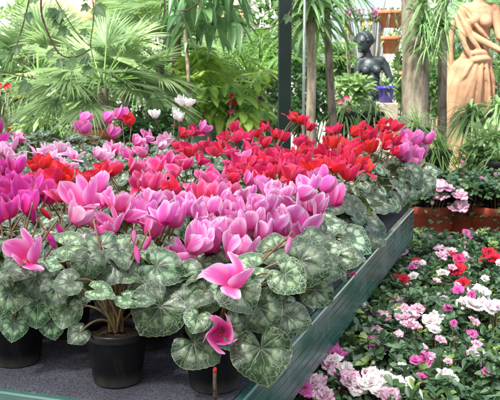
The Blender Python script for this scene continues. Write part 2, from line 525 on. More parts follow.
# ---- a simple blade (strap, lanceolate or oval leaf)
PROFS = {}
def prof(kind, n):
    k = (kind, n)
    if k not in PROFS:
        s = np.linspace(0, 1, n)
        if kind == 'strap': w = np.minimum(1, (1 - s) * 2.6) ** 0.8 * (0.75 + 0.25 * np.minimum(1, s * 6))
        elif kind == 'oval': w = np.sin(PI * np.clip(s * 0.96 + 0.04, 0, 1)) ** 0.75
        elif kind == 'lance': w = np.sin(PI * s ** 0.75) ** 0.9 + 0.03
        elif kind == 'obov': w = np.sin(PI * s ** 1.35) ** 0.8 + 0.04
        PROFS[k] = (s, np.maximum(w, 0.02))
    return PROFS[k]
G = np.array([0, 0, -1.0])
def blade(mb, base, d, L, w, droop=0.3, kind='lance', n=6, fold=0.15, up=None, rnd=None, mi=0, roll=0.0):
    s, pw = prof(kind, n)
    d = nrm(d)
    up = np.array([0, 0, 1.0]) if up is None else np.asarray(up, dtype=float)
    side = np.cross(d, up)
    if np.linalg.norm(side) < 1e-3: side = np.array([1.0, 0, 0])
    side = nrm(side)
    if roll: side = nrm(side * math.cos(roll) + np.cross(d, side) * math.sin(roll))
    c = np.asarray(base, dtype=float) + d * (L * s)[:, None] + G * (droop * L * s * s)[:, None]
    # keep the length by pulling the strongly drooping end back in
    T = np.gradient(c, axis=0); T /= np.linalg.norm(T, axis=1)[:, None]
    N = np.cross(side, T)
    hw = (w * 0.5 * pw)[:, None]
    V = np.stack([c - side * hw + N * hw * fold * 2, c, c + side * hw + N * hw * fold * 2], axis=1)
    lc = np.zeros((n, 3, 3)); lc[:, :, 0] = s[:, None]; lc[:, 0, 1] = -1; lc[:, 2, 1] = 1
    mb.add(V, gf(n, 3), lc, RNG.random() if rnd is None else rnd, mi)

# ------------------------------------------------------------------ cyclamen leaf
def leaf_template(na, nr):
    th = np.linspace(-PI, PI, na)
    e = PI - np.abs(th)
    R = (0.77 + 0.10 * np.cos(th) - 0.07 * np.cos(2 * th) + 0.26 * np.exp(-(np.abs(th) / 0.42) ** 1.4))
    R = R * (1 - 0.93 * np.exp(-(e / 0.24) ** 2))
    R = R * (1 + 0.018 * np.cos(th * 26))
    rr = np.linspace(0.015, 1, nr) ** 0.85
    X = rr[:, None] * R[None] * np.cos(th)[None]
    Y = rr[:, None] * R[None] * np.sin(th)[None]
    return X, Y, np.repeat(rr[:, None], na, 1), np.repeat(th[None], nr, 0)
LT_HI = leaf_template(55, 10)
LT_LO = leaf_template(27, 5)
def cyc_leaf(mb, att, tip, nor, S, rnd, hi=True, curl=None, mi=0):
    X, Y, RR, TH_ = LT_HI if hi else LT_LO
    tip = np.asarray(tip, dtype=float); nor = nrm(nor)
    t = nrm(tip - nor * np.dot(tip, nor))
    s = np.cross(nor, t)
    rho2 = X ** 2 + Y ** 2
    curl = RNG.uniform(-0.02, 0.30) if curl is None else curl
    ph = RNG.uniform(0, 6.28); k = RNG.choice([2, 3, 4])
    tb = RNG.uniform(-0.1, 0.35)
    asym = RNG.uniform(-0.12, 0.12)
    Z = -curl * rho2 + RNG.uniform(.06, .14) * np.sin(k * TH_ + ph) * RR ** 2 + 0.035 * np.sin(9 * TH_ + ph * 2) * RR ** 3
    Z = Z + RNG.uniform(.10, .30) * np.abs(Y) * (1 - RR * 0.5) - tb * np.clip(X, 0, 1) ** 2 * 0.5 + asym * X * Y
    # gentle quilting between veins
    Z = Z + 0.018 * np.abs(np.sin(4.5 * TH_)) * np.sin(PI * RR)
    sy = RNG.uniform(0.9, 1.06)
    V = np.asarray(att) + S * (X[..., None] * t + (Y * sy)[..., None] * s + Z[..., None] * nor)
    lc = np.stack([X, Y, RR], axis=-1)
    mb.add(V, gf(X.shape[0], X.shape[1])[:, ::-1], lc, rnd, mi)

def petiole(mb, crown, att, hi=True, mi=1, r=0.0019):
    crown = np.asarray(crown, dtype=float); att = np.asarray(att, dtype=float)
    h = att - crown
    ctrl = crown + np.array([h[0] * 0.35, h[1] * 0.35, max(h[2], 0.03) * 0.95 + 0.02])
    pts = bez(crown, ctrl, att, 9 if hi else 6)
    n = len(pts)
    tube(mb, pts, np.linspace(r * 1.35, r * 0.85, n), 6 if hi else 4, mi=mi, rnd=RNG.random(), cap=False)

def rosette(mb, n, hi, crown=(0, 0, 0.098), spread=0.135, hgt=0.115, silver=0.5, skip=None):
    ga = 2.399963
    a0 = RNG.uniform(0, 6.28)
    for i in range(n):
        t = ((i + 0.5) / n) ** 0.62
        az = a0 + i * ga + RNG.uniform(-0.25, 0.25)
        if skip and skip(az, t): continue
        rad = 0.02 + spread * t * RNG.uniform(0.85, 1.12)
        z = crown[2] + hgt * (1.02 - 0.80 * t ** 2.0) + RNG.uniform(-0.015, 0.02)
        o = np.array([math.cos(az), math.sin(az), 0])
        att = np.array([crown[0], crown[1], z]) + o * rad
        tl = math.radians(10 + 55 * t ** 1.2 + RNG.uniform(-14, 14))
        nor = o * math.sin(tl) + np.array([0, 0, math.cos(tl)])
        azt = az + RNG.uniform(-0.6, 0.6)
        tip = np.array([math.cos(azt), math.sin(azt), -0.3])
        S = RNG.uniform(0.023, 0.043) * (1.0 if t > 0.4 else 0.9)
        cyc_leaf(mb, att, tip, nor, S, RNG.random(), hi)
        c = np.array(crown) + np.array([RNG.uniform(-.012, .012), RNG.uniform(-.012, .012), -0.004])
        petiole(mb, c, att, hi)

# ------------------------------------------------------------------ cyclamen flower
def cyc_flower(mb, style):
    r = random.Random(style * 31 + 5)
    openness = [0.08, 0.22, 0.34, 0.15, 0.7, 0.28, 0.0, 0.48, .05, .2, .45, .18][style % 12]
    ns, na = 13, 9
    u_ = np.linspace(0, 1, ns); s = 1 - (1 - u_) ** 1.55
    ds = np.gradient(s)
    a = np.linspace(-1, 1, na)
    for k in range(5):
        az = k * 2 * PI / 5 + r.uniform(-0.14, 0.14)
        L = 0.058 * r.uniform(0.82, 1.10)
        op = openness + r.uniform(-0.22, 0.26)
        fall = 1 if (style % 8 in (4, 7) and k in (0, 2)) else 0
        if style % 12 in (2, 9, 11) and k == 1: fall = 1
        op = max(0, op) + fall * 0.9
        # centreline in (radial, z): tight turn at the mouth, then up and out
        ang = np.where(s < 0.14, -0.3 + s / 0.14 * 1.6, 1.30 + 0.12 * np.sin((s - 0.14) * 3.6) - op * (s - 0.1) * 1.3)
        ang = ang if not fall else np.where(s < 0.1, 0.1, 0.75 - (s - 0.1) * 1.2)
        dr = np.cos(ang) * L * ds; dz = np.sin(ang) * L * ds
        rad = 0.0045 + np.concatenate([[0], np.cumsum(dr)[:-1]])
        z = np.concatenate([[0], np.cumsum(dz)[:-1]])
        wmax = 0.0215 * r.uniform(0.78, 1.2)
        q_ = np.clip(s / 0.62, 0, 1); rise = 0.22 + 0.78 * q_ * q_ * (3 - 2 * q_)
        w = wmax * rise * np.sqrt(np.clip(1 - (np.clip(s - 0.66, 0, 1) / 0.345) ** 2.2, 0.004, 1))
        tw = az + r.uniform(0.4, 1.3) * s          # pinwheel twist
        cup = r.uniform(0.25, 0.55)
        roll = r.uniform(.0, .2) + r.uniform(.35, 1.15) * s ** 1.2
        ruff = r.uniform(0.0008, 0.0022); rp = r.uniform(0, 6)
        A, S_ = np.meshgrid(a, s)
        RAD = rad[:, None] + cup * w[:, None] * (-(A ** 2)) * 0.6 + cup * w[:, None] * 0.3
        RAD = RAD + A * w[:, None] * np.sin(roll)[:, None] * 0.8
        WT = A * w[:, None] * np.cos(roll)[:, None]
        X0 = np.cos(tw)[:, None] * RAD - np.sin(tw)[:, None] * WT
        Y0 = np.sin(tw)[:, None] * RAD + np.cos(tw)[:, None] * WT
        tipw = 0.0025 * (A ** 2) * S_ ** 3 + 0.0 * A                      # rounded tip with falling shoulders
        Z0 = z[:, None] - tipw + ruff * np.sin(5 * A + 8 * S_ + rp) * S_
        X0 = X0 + ruff * np.sin(7 * A + rp) * S_ * np.cos(az)
        lc = np.stack([S_, A, A * 0], axis=-1)
        mb.add(np.stack([X0, Y0, Z0], axis=-1), gf(ns, na), lc, r.random())
    # mouth ring
    lathe(mb, [(0.0050, 0.004), (0.0062, 0.0), (0.0058, -0.0025), (0.0035, -0.003), (0.001, -0.001)], 10)

def bud_flower(mb, style):
    r = random.Random(style)
    n = 9
    for i in range(1):
        pr = [(0.0005, -0.03), (0.003, -0.027), (0.0052, -0.019), (0.0058, -0.010), (0.0045, -0.002), (0.003, 0.003), (0.0005, 0.005)]
        th = np.linspace(0, 2 * PI, 10, endpoint=False)
        V = np.array([[(rr * math.cos(t + z * 60) * (1 + .12 * math.cos(5 * t)), rr * math.sin(t + z * 60) * (1 + .12 * math.cos(5 * t)), z) for t in th] for rr, z in pr])
        lc = np.zeros(V.shape); lc[:, :, 0] = np.linspace(0.9, 0.1, len(pr))[:, None]
        mb.add(V, gf(len(pr), 10, True), lc, r.random())

FL = {}
def flower_mesh(colour, style):
    k = (colour, style)
    if k not in FL:
        mb = MB()
        if style == 'bud': bud_flower(mb, 3)
        else: cyc_flower(mb, style)
        FL[k] = mb.mesh('cyclamen_flower', PET[colour])
    return FL[k]

# ------------------------------------------------------------------ pots
def pot_mesh(key, R, Hh, mat, lip=0.006, rimh=0.018, seg=32):
    mb = MB()
    rb = R * 0.74
    pr = [(0.001, 0.0), (rb * 0.93, 0.0), (rb, 0.003), (rb + (R - rb) * 0.8, Hh - rimh - 0.001), (R * 0.97, Hh - rimh), (R + lip * .4, Hh - rimh + 0.001), (R + lip * .55, Hh - rimh + .004), (R + lip * .6, Hh - 0.003), (R + lip * .3, Hh), (R - 0.003, Hh), (R - 0.005, Hh - 0.004), (R * 0.9, Hh - rimh)]
    lathe(mb, pr, seg)
    return mb.mesh(key, mat)
def soil_mesh(R, Hh):
    mb = MB()
    rings = []
    rr = random.Random(3)
    pr = [(0.001, Hh - 0.008), (R * 0.3, Hh - 0.010), (R * 0.6, Hh - 0.013), (R * 0.9, Hh - 0.015)]
    lathe(mb, pr, 20)
    V = mb.V[0]
    V[:, 2] += np.array([rr.uniform(-.003, .003) for _ in range(len(V))])
    return mb.mesh('soil', M['soil'])

# ================================================================== SETTING
mb = MB()
mb.add([(-80, -30, 0), (80, -30, 0), (80, 90, 0), (-80, 90, 0)], [[0, 1, 2, 3]])
g = mb.build('ground', M['paving'], smooth=False); tag(g, kind='structure')

# ---- far building
bl = empty('building', (0, 17, 0))
tag(bl, 'pale plastered building with tall windows beyond all the greenery', 'building')
mb = MB(); wz = 3.4
xs = np.arange(-13, 14, 2.6)
for i, x in enumerate(xs[:-1]):
    box(mb, (x, 0, 0), (x + 0.9, 0.3, wz))
    box(mb, (x + 0.9, 0, 0), (x + 2.6, 0.3, 0.8))
    box(mb, (x + 0.9, 0, 2.7), (x + 2.6, 0.3, wz))
box(mb, (-13, 0.002, wz), (13, 0.31, 6))
box(mb, (-13, 0.31, 0), (13, 6, 5.9))
mb.build('wall', M['plaster'], bl, False)
for i, x in enumerate(xs[:-1]):
    f = MB()
    x0, x1 = x + 0.9, x + 2.6
    for a_, b_, c_, d_ in ((x0 + .003, 0.803, x0 + .07, 2.697), (x1 - .07, .803, x1 - .003, 2.697), (x0 + .07, .803, x1 - .07, .87), (x0 + .07, 2.63, x1 - .07, 2.697), ((x0 + x1) / 2 - .025, .87, (x0 + x1) / 2 + .025, 2.63), (x0 + .07, 1.9, (x0 + x1) / 2 - .025, 1.94), ((x0 + x1) / 2 + .025, 1.9, x1 - .07, 1.94)):
        box(f, (a_, 0.08, b_), (c_, 0.14, d_))
    fo = f.build('window', M['frame'], bl, False)
    gm = MB(); box(gm, (x0 + .07, .11, .87), (x1 - .07, .115, 2.63)); gm.build('pane', M['glass'], fo, False)
for i, x in enumerate((-4.1, -1.4)):
    am = MB()
    sw = 1.3
    V = [(x, -0.7, 1.95), (x + sw, -0.7, 1.95), (x + sw, -0.01, 2.6), (x, -0.01, 2.6), (x, -0.7, 1.80), (x + sw, -0.7, 1.80), (x + sw, -0.01, 2.55), (x, -0.01, 2.55)]
    am.add(V, [[0, 1, 2, 3], [4, 7, 6, 5], [0, 4, 5, 1], [1, 5, 6, 2], [3, 7, 4, 0], [2, 6, 7, 3]])
    am.build('awning', M['brick'], bl, False)

# ================================================================== BENCHES
E1 = np.array([0.947, -0.3211]); E1 /= np.linalg.norm(E1)
E2 = np.array([-E1[1], E1[0]])
C0 = np.array([-0.0395, 1.373])
BZ = 0.80
def bp(a, b, z=BZ):
    """bench coordinates: a = metres left of the right edge, b = metres behind the front edge"""
    q = C0 - a * E1 + b * E2
    return np.array([q[0], q[1], z])

def ribbed(mb, L, h, axis_o, axis_d, outn, ztop, t=0.018, ribs=6):
    """board with long grooves; runs from axis_o along axis_d, outer face towards outn"""
    pr = []
    z = ztop
    pr.append((-t, z - 0.002)); pr.append((-t + .002, z)); pr.append((-0.003, z)); pr.append((0, z - 0.003))
    rh = h / ribs
    for i in range(ribs):
        zt = z - i * rh; zb = z - (i + 1) * rh
        if i < ribs - 1:
            pr += [(0, zb + 0.0032), (-0.0028, zb + 0.0020), (-0.0028, zb + 0.0004), (0, zb - 0.0006)]
    pr += [(0, z - h + .002), (-.002, z - h), (-t + .002, z - h), (-t, z - h + .002)]
    pr.append(pr[0])
    pr = np.array(pr)
    ends = np.linspace(0, L, 24)
    V = []
    for e in ends:
        w = 0.0012 * math.sin(e * 3.1) 
        V.append([(axis_o[0] + axis_d[0] * e + outn[0] * (p[0] + w), axis_o[1] + axis_d[1] * e + outn[1] * (p[0] + w), p[1]) for p in pr])
    V = np.array(V)
    mb.add(V, gf(len(ends), len(pr))[:, ::-1])
    for e in (0, -1):   # end caps
        c = V[e].mean(axis=0)
        VV = np.array([V[e], np.repeat(c[None], len(pr), 0) + (V[e] - c) * 0.02])
        mb.add(VV, gf(2, len(pr)))

BW, BL = 2.05, 2.02
bench = empty('display_bench', (0, 0, 0))
tag(bench, 'large bench with grey felt top and ribbed green edging, carrying the cyclamens', 'bench')
mb = MB(); ribbed(mb, BL, 0.12, bp(0, 0)[:2], E2, E1, BZ + 0.002); mb.build('side_board', M['board'], bench, False)
mb = MB(); ribbed(mb, BW - .02, 0.12, (bp(0.02, 0)[:2]), -E1, -E2, BZ - 0.003); mb.build('front_board', M['board'], bench, False)
mb = MB(); ribbed(mb, BL, 0.12, bp(BW, 0)[:2], E2, -E1, BZ + 0.002); mb.build('side_board', M['board'], bench, False)
mb = MB(); ribbed(mb, BW - .04, 0.12, bp(0.02, BL)[:2], -E1, E2, BZ + 0.002); mb.build('back_board', M['board'], bench, False)
# felt: a wavy sheet, rolled softly over the front board
mb = MB()
na_, nb_ = 90, 90
aa = np.linspace(0.019, BW - 0.019, na_)
tt = np.linspace(0, 1, nb_)
V = np.zeros((nb_, na_, 3))
for j, t in enumerate(tt):
    for i, a in enumerate(aa):
        if j < 8:
            q = j / 8 * PI / 2
            fr = 0.010
            b_ = -0.004 - fr * (1 - 1) + 0.012 - 0.016 * math.cos(q) 
            z = -0.014 + 0.016 * math.sin(q)
            bb = b_ + 0.021 + 0.003 * math.sin(a * 21) + 0.002 * math.sin(a * 57 + 1)
            p = bp(a, bb - 0.002); zz = BZ + z
        else:
            bb = 0.030 + (t - tt[7]) / (1 - tt[7]) * (BL - 0.052)
            p = bp(a, bb); zz = BZ + 0.002
        nz = mnoise.noise(Vector((p[0] * 9, p[1] * 9, 0)))
        V[j, i] = (p[0], p[1], zz + 0.0022 * nz - 0.002 + (0.002 if j > 8 else 0))
mb.add(V, gf(nb_, na_)[:, ::-1])
mb.build('felt_cover', M['felt'], bench)
mb = MB()
ax2 = (-E1, E2)
box(mb, (0.022, 0.022, BZ - 0.05), (BW - 0.022, BL - 0.022, BZ - 0.009), ax=ax2, org=(C0[0], C0[1], 0)); mb.build('tray', M['metal'], bench, False)
for a, b_ in ((0.1, 0.1), (BW - .1, 0.1), (0.1, BL - .1), (BW - .1, BL - .1)):
    mb = MB(); box(mb, (a - .025, b_ - .025, 0), (a + .025, b_ + .025, BZ - .052), ax=ax2, org=(C0[0], C0[1], 0)); mb.build('leg', M['post'], bench, False)

def simple_bench(name, label, x0, x1, y0, y1, z, cat='bench', ang=0.0, top='felt', edge='board'):
    r = empty(name, ((x0 + x1) / 2, (y0 + y1) / 2, 0), ang)
    tag(r, label, cat, 'green benches')
    w, d = (x1 - x0) / 2, (y1 - y0) / 2
    mb = MB(); box(mb, (-w + .02, -d + .02, z - .03), (w - .02, d - .02, z - .002)); mb.build('top', M[top], r, False)
    mb = MB(); ribbed(mb, 2 * w - .04, .12, (-w + .02, -d), (1, 0), (0, -1), z + .002); mb.build('front_board', M[edge], r, False)
    mb = MB(); ribbed(mb, 2 * w - .04, .12, (-w + .02, d), (1, 0), (0, 1), z + .002); mb.build('back_board', M[edge], r, False)
    mb = MB(); ribbed(mb, 2 * d, .12, (w, -d), (0, 1), (1, 0), z + .002); mb.build('side_board', M[edge], r, False)
    mb = MB(); ribbed(mb, 2 * d, .12, (-w, -d), (0, 1), (-1, 0), z + .002); mb.build('side_board', M[edge], r, False)
    for sx in (-1, 1):
        for sy in (-1, 1):
            mb = MB(); box(mb, (sx * (w - .08) - .02, sy * (d - .06) - .02, 0), (sx * (w - .08) + .02, sy * (d - .06) + .02, z - .031)); mb.build('leg', M['post'], r, False)
    return r
simple_bench('display_bench', 'low green-edged bench under the fan palm, behind the pink cyclamens', -1.35, -0.25, 4.75, 5.7, 0.68)
simple_bench('display_bench', 'far green bench at the extreme left edge, behind the palms', -3.3, -1.72, 7.3, 8.2, 0.80)
simple_bench('display_bench', 'small green bench holding little clay pots, below the far left bench', -1.68, -1.25, 5.9, 6.6, 0.80)
simple_bench('display_bench', 'green bench with a row of red clay pots, left of the tall green post', -0.40, 0.14, 6.3, 7.0, 0.80)

# low bench for the azaleas: parallel to the main bench
LZ = 0.36
lowb = empty('low_bench', (0, 0, 0))
tag(lowb, 'low dark bench beneath the azaleas, right of the ribbed green edging', 'bench')
def lp(a, b, z=LZ):
    q = C0 + (0.05 + a) * E1 + b * E2
    return np.array([q[0], q[1], z])
mb = MB(); box(mb, (-0.38, -0.5, LZ - .05), (1.55, 3.25, LZ - 0.003), ax=(E1, E2), org=(C0[0] + .05 * E1[0], C0[1] + .05 * E1[1], 0), bev=.004); mb.build('top', M['felt'], lowb, False)
for a, b_ in ((-.3, -.4), (-.3, 3.1), (.1, -.4), (1.45, -.4), (.1, 3.1), (1.45, 3.1), (.1, 1.4), (1.45, 1.4)):
    q = lp(a, b_); mb = MB(); box(mb, (-.025, -.025, 0), (.025, .025, LZ - .052), org=(q[0], q[1], 0)); mb.build('leg', M['post'], lowb, False)

# ================================================================== CYCLAMENS
POT = pot_mesh('pot', 0.058, 0.100, M['black'], rimh=0.016)
SOIL = soil_mesh(0.058, 0.100)

# ---- list of blooms seen in the photograph: px, py, colour, scale
BL_ = []
def fl(col, items):
    for it in items:
        BL_.append((it[0], it[1], col, it[2] if len(it) > 2 else 1.0, it[3] if len(it) > 3 else None))
fl('pale', [(12, 139), (9, 151), (22, 158), (48, 147), (61, 143), (53, 153), (73, 151), (38, 150, .9), (105, 149), (98, 152, .9), (165, 134), (160, 143, .9), (75, 209, .95), (82, 236, 1.0), (66, 159, .9), (2, 147)])
fl('pink', [(113, 146), (136, 141), (147, 136, 1), (128, 148, .9), (99, 181, 1.15), (84, 201, 1.25), (104, 192), (118, 204, 1.05), (130, 197), (128, 214), (150, 221, 1.2), (97, 213, .9), (30, 248, 1.15), (112, 219, .95), (143, 150), (150, 160), (18, 134)])
fl('orchid', [(83, 113, 1.15, 3.1), (85, 128, 1.1, 3.05), (107, 115, 1.15, 3.1), (120, 114, 1.15, 3.05), (112, 129, 1.1, 3.0), (178, 243, 1.1), (220, 316, .95, 1.40), (298, 234, 1.05, 1.52), (326, 181), (338, 195, 1.1), (405, 146, 1.4, 3.1), (413, 147, 1.4, 3.12), (420, 151, 1.4, 3.15), (399, 149, 1.4, 3.1), (428, 138, 1.3, 3.2), (416, 139, 1.4, 3.2), (408, 136, 1.4, 3.2), (411, 157, 1.4, 3.08), (404, 154, 1.4, 3.1), (203, 130), (243, 153, .9), (230, 207), (142, 206, 1.05), (176, 211, 1.05), (260, 181, .9)])
fl('lilac', [(208, 241, 1.25), (192, 243, 1.05), (233, 242, 1.2), (236, 268, 1.1, 1.42), (165, 214), (170, 196), (182, 192), (187, 205), (199, 211), (160, 197, .95), (213, 206), (222, 199), (250, 200, 1.1), (262, 201), (253, 216, 1.1), (262, 228, 1.1), (241, 229, 1.05), (270, 190), (279, 196), (291, 207, 1.3), (285, 213, 1.1), (304, 218, 1.25), (309, 188), (318, 200), (300, 195), (275, 222, 1.1), (218, 222), (245, 189), (287, 186), (150, 197), (205, 226), (234, 216), (312, 207)])
fl('magenta', [(4, 176), (21, 178), (8, 191, 1.15), (23, 196, 1.2), (40, 189, 1.15), (11, 207), (2, 203), (48, 187, 1.1), (33, 180), (16, 168), (2, 163, 1.0), (30, 205, .9), (0, 184), (38, 174, .95)])
fl('rose', [(148, 160), (141, 176, 1.1), (157, 176), (166, 160), (171, 155), (183, 158), (158, 167), (199, 184, 1.1), (210, 178, 1.1), (190, 189), (218, 184), (206, 198), (133, 168), (225, 191), (62, 190, .95), (176, 168), (150, 187, .95), (214, 168, .9), (112, 160, .9)])
fl('crimson', [(183, 134), (193, 129), (178, 141), (190, 150), (215, 140), (226, 137), (238, 139), (246, 144), (258, 131), (264, 127), (237, 160), (247, 155), (251, 167), (262, 161), (270, 170, 1.1), (258, 176), (285, 160, 1.1), (283, 170), (276, 150), (292, 148), (276, 131), (264, 142), (283, 137), (302, 141), (229, 150), (219, 152), (254, 150), (296, 164), (309, 122, 1.1), (206, 141), (172, 184, 1), (236, 129), (200, 160, .9), (248, 133), (270, 156), (232, 171, .95), (292, 175, 1)])
fl('red', [(35, 163), (53, 160), (61, 165), (44, 166, .9), (130, 117, .9, 3.05), (58, 178, .9), (67, 174), (80, 181, .85), (103, 174, 1.05), (110, 168), (293, 116, 1.1), (301, 118, 1), (310, 150), (305, 159, 1.1), (325, 150), (318, 157), (310, 171, 1.1), (333, 156), (322, 166), (336, 129), (343, 150, 1.1), (350, 157, 1.1), (340, 163), (355, 146, 1.1), (361, 155), (366, 161), (350, 170), (345, 139), (372, 131, 1.1), (381, 126), (388, 130, 1.1), (394, 127), (396, 138), (375, 141), (365, 131), (353, 129), (361, 123), (329, 141), (385, 139), (333, 168), (300, 151), (369, 147), (43, 178, .85), (385, 147, .9), (316, 143)])
fl('white', [(155, 111, 1.0, 3.3), (181, 101, 1.1, 3.35), (188, 104, 1.0, 3.3), (180, 113, 1.0, 3.3), (174, 107, .9, 3.4)])

def depth_of(py):
    if py < 200: return max(1.6, min(3.55, 276.0 / (py - 45)))
    return max(1.40, 1.72 - (py - 200) * 0.0034)

# ---- pot positions
plants = []   # (a, b)
rows = []
b_ = 0.115
ROWSPEC = [(0.125, [0.066, 0.243, 0.435, 0.62, 0.80, 0.98])]
front = [(0.070, 0.133), (0.246, 0.104), (0.474, 0.132), (0.63, 0.12), (0.82, 0.13)]
for k, (a, b2) in enumerate(front): plants.append((0, k, a, b2))
for r_ in range(1, 11):
    b2 = 0.125 + 0.187 * r_
    off = 0.085 if r_ % 2 else 0.165
    if r_ >= 3: off += 0.02
    if b2 > BL - 0.05: b2 = BL - 0.07
    for k in range(0, 10):
        a = off + k * 0.192
        if a > BW - .07: continue
        q = bp(a, b2)
        # keep those the view (and a step to the side) can show
        pxx = 250 + F * q[0] / q[1]
        if pxx < -190: continue
        plants.append((r_, k, a + RNG.uniform(-.012, .012), b2 + RNG.uniform(-.012, .012)))

# hero leaves seen in the photograph (px, py, width px, tip angle deg, facing 0..1, depth)
HERO = {
 0: [(262, 355, 58, -80, .95, 1.42), (198, 346, 50, -40, .9, 1.45), (157, 311, 54, -125, .92, 1.47), (229, 331, 42, -70, .85, 1.46),
     (240, 293, 44, -60, .75, 1.44), (262, 312, 46, -55, .92, 1.45), (197, 320, 28, -100, .5, 1.44), (288, 277, 40, -45, .8, 1.46),
     (293, 318, 36, -20, .55, 1.47), (205, 296, 42, -100, .7, 1.50), (250, 268, 38, -170, .45, 1.50), (306, 262, 52, -20, .6, 1.55),
     (318, 292, 34, -40, .7, 1.56), (162, 268, 46, -20, .55, 1.52), (185, 278, 38, -60, .6, 1.53), (222, 280, 36, -130, .5, 1.52),
     (312, 240, 34, 10, .4, 1.62), (328, 268, 32, -15, .6, 1.6), (275, 250, 40, -160, .4, 1.60), (215, 262, 34, 170, .4, 1.6), (180, 300, 34, 170, .6, 1.50)],
 1: [(112, 268, 40, -120, .65, 1.52), (88, 263, 34, -100, .7, 1.50), (70, 246, 34, 10, .45, 1.53), (100, 291, 30, -10, .35, 1.46), (68, 283, 30, -160, .5, 1.46),
     (128, 299, 26, -30, .35, 1.47), (143, 300, 24, 10, .3, 1.45), (125, 262, 36, -40, .7, 1.55), (55, 262, 24, 170, .3, 1.5), (131, 274, 28, -20, .4, 1.52),
     (55, 291, 30, -110, .7, 1.50), (140, 250, 34, 20, .5, 1.6), (66, 312, 32, -100, .85, 1.52), (78, 334, 24, -130, .7, 1.50), (98, 244, 34, 120, .5, 1.6), (118, 248, 36, 60, .5, 1.62)],
 2: [(37, 309, 36, -95, .9, 1.55), (36, 282, 34, -90, .75, 1.56), (8, 297, 38, -110, .8, 1.54), (11, 271, 34, -10, .3, 1.53), (4, 247, 30, 100, .4, 1.62),
     (20, 262, 28, -60, .5, 1.6), (-6, 280, 36, -130, .7, 1.56), (30, 262, 30, -30, .5, 1.62), (48, 270, 28, -60, .6, 1.6), (52, 326, 26, -80, .8, 1.56), (14, 326, 30, -100, .85, 1.55)],
}
# foliage prototypes for the rows behind
PROTO_HI, PROTO_LO = [], []
for i in range(5):
    m_ = MB(); rosette(m_, 38, True, spread=0.125, hgt=0.125)
    PROTO_HI.append(m_.mesh('foliage', [M['leaf_b' if i % 2 else 'leaf_a'], M['stalk']]))
for i in range(7):
    m_ = MB(); rosette(m_, 33, False, spread=0.125, hgt=0.125)
    PROTO_LO.append(m_.mesh('foliage', [M['leaf_b' if i % 3 != 1 else 'leaf_a'], M['stalk']]))

ORD = ['front', 'second', 'third', 'fourth', 'fifth', 'sixth', 'seventh', 'eighth', 'ninth', 'tenth', 'eleventh']
PL = []
for (r_, k, a, b2) in plants:
    base = bp(a, b2, BZ + 0.002)
    root = empty('potted_cyclamen', base)
    link('pot', POT, root); link('soil', SOIL, root)
    root_rz = RNG.uniform(0, 2 * PI)
    near_edge = a < 0.12
    if r_ == 0 and k in HERO:
        m_ = MB()
        cr = np.array([0, 0, 0.098])
        for (px, py, wpx, ta, face, dep) in HERO[k]:
            c = P(px, py, dep) - base
            S = wpx * dep / F / 1.55
            tocam = nrm(CAM - P(px, py, dep))
            nor = nrm((1 - face) * np.array([0.05 * math.cos(ta), -0.05, 1.0]) + face * tocam * 1.15 + np.array([RNG.uniform(-.2, .2), RNG.uniform(-.1, .1), RNG.uniform(-.1, .1)]))
            tr_ = math.radians(ta)
            tip = np.array([math.cos(tr_), -0.25 * math.sin(tr_) * 0, math.sin(tr_)]) if face > .55 else np.array([math.cos(tr_), math.sin(tr_) * 1.0, -0.2])
            t_ = nrm(tip - nor * np.dot(tip, nor))
            att = c - t_ * S * 0.18
            cyc_leaf(m_, att, tip, nor, S, RNG.random(), True, curl=RNG.uniform(0, .18))
            petiole(m_, cr + np.array([RNG.uniform(-.014, .014), RNG.uniform(-.014, .014), -0.004]), att, True)
        rosette(m_, 22 if k else 22, True, spread=0.095, hgt=0.125 if k == 1 else 0.10, skip=lambda az, t: (math.sin(az) < .1 and t > .35))
        o = m_.build('foliage', [M['leaf_a'], M['stalk']], root)
    else:
        me = RNG.choice(PROTO_HI if r_ <= 3 else PROTO_LO)
        o = link('foliage', me, root)
        o.rotation_euler = (0, 0, root_rz)
        sc = RNG.uniform(0.92, 1.08)
        o.scale = (sc, sc, sc * RNG.uniform(0.92, 1.05))
    PL.append(dict(root=root, base=base, r=r_, k=k, cols=[]))

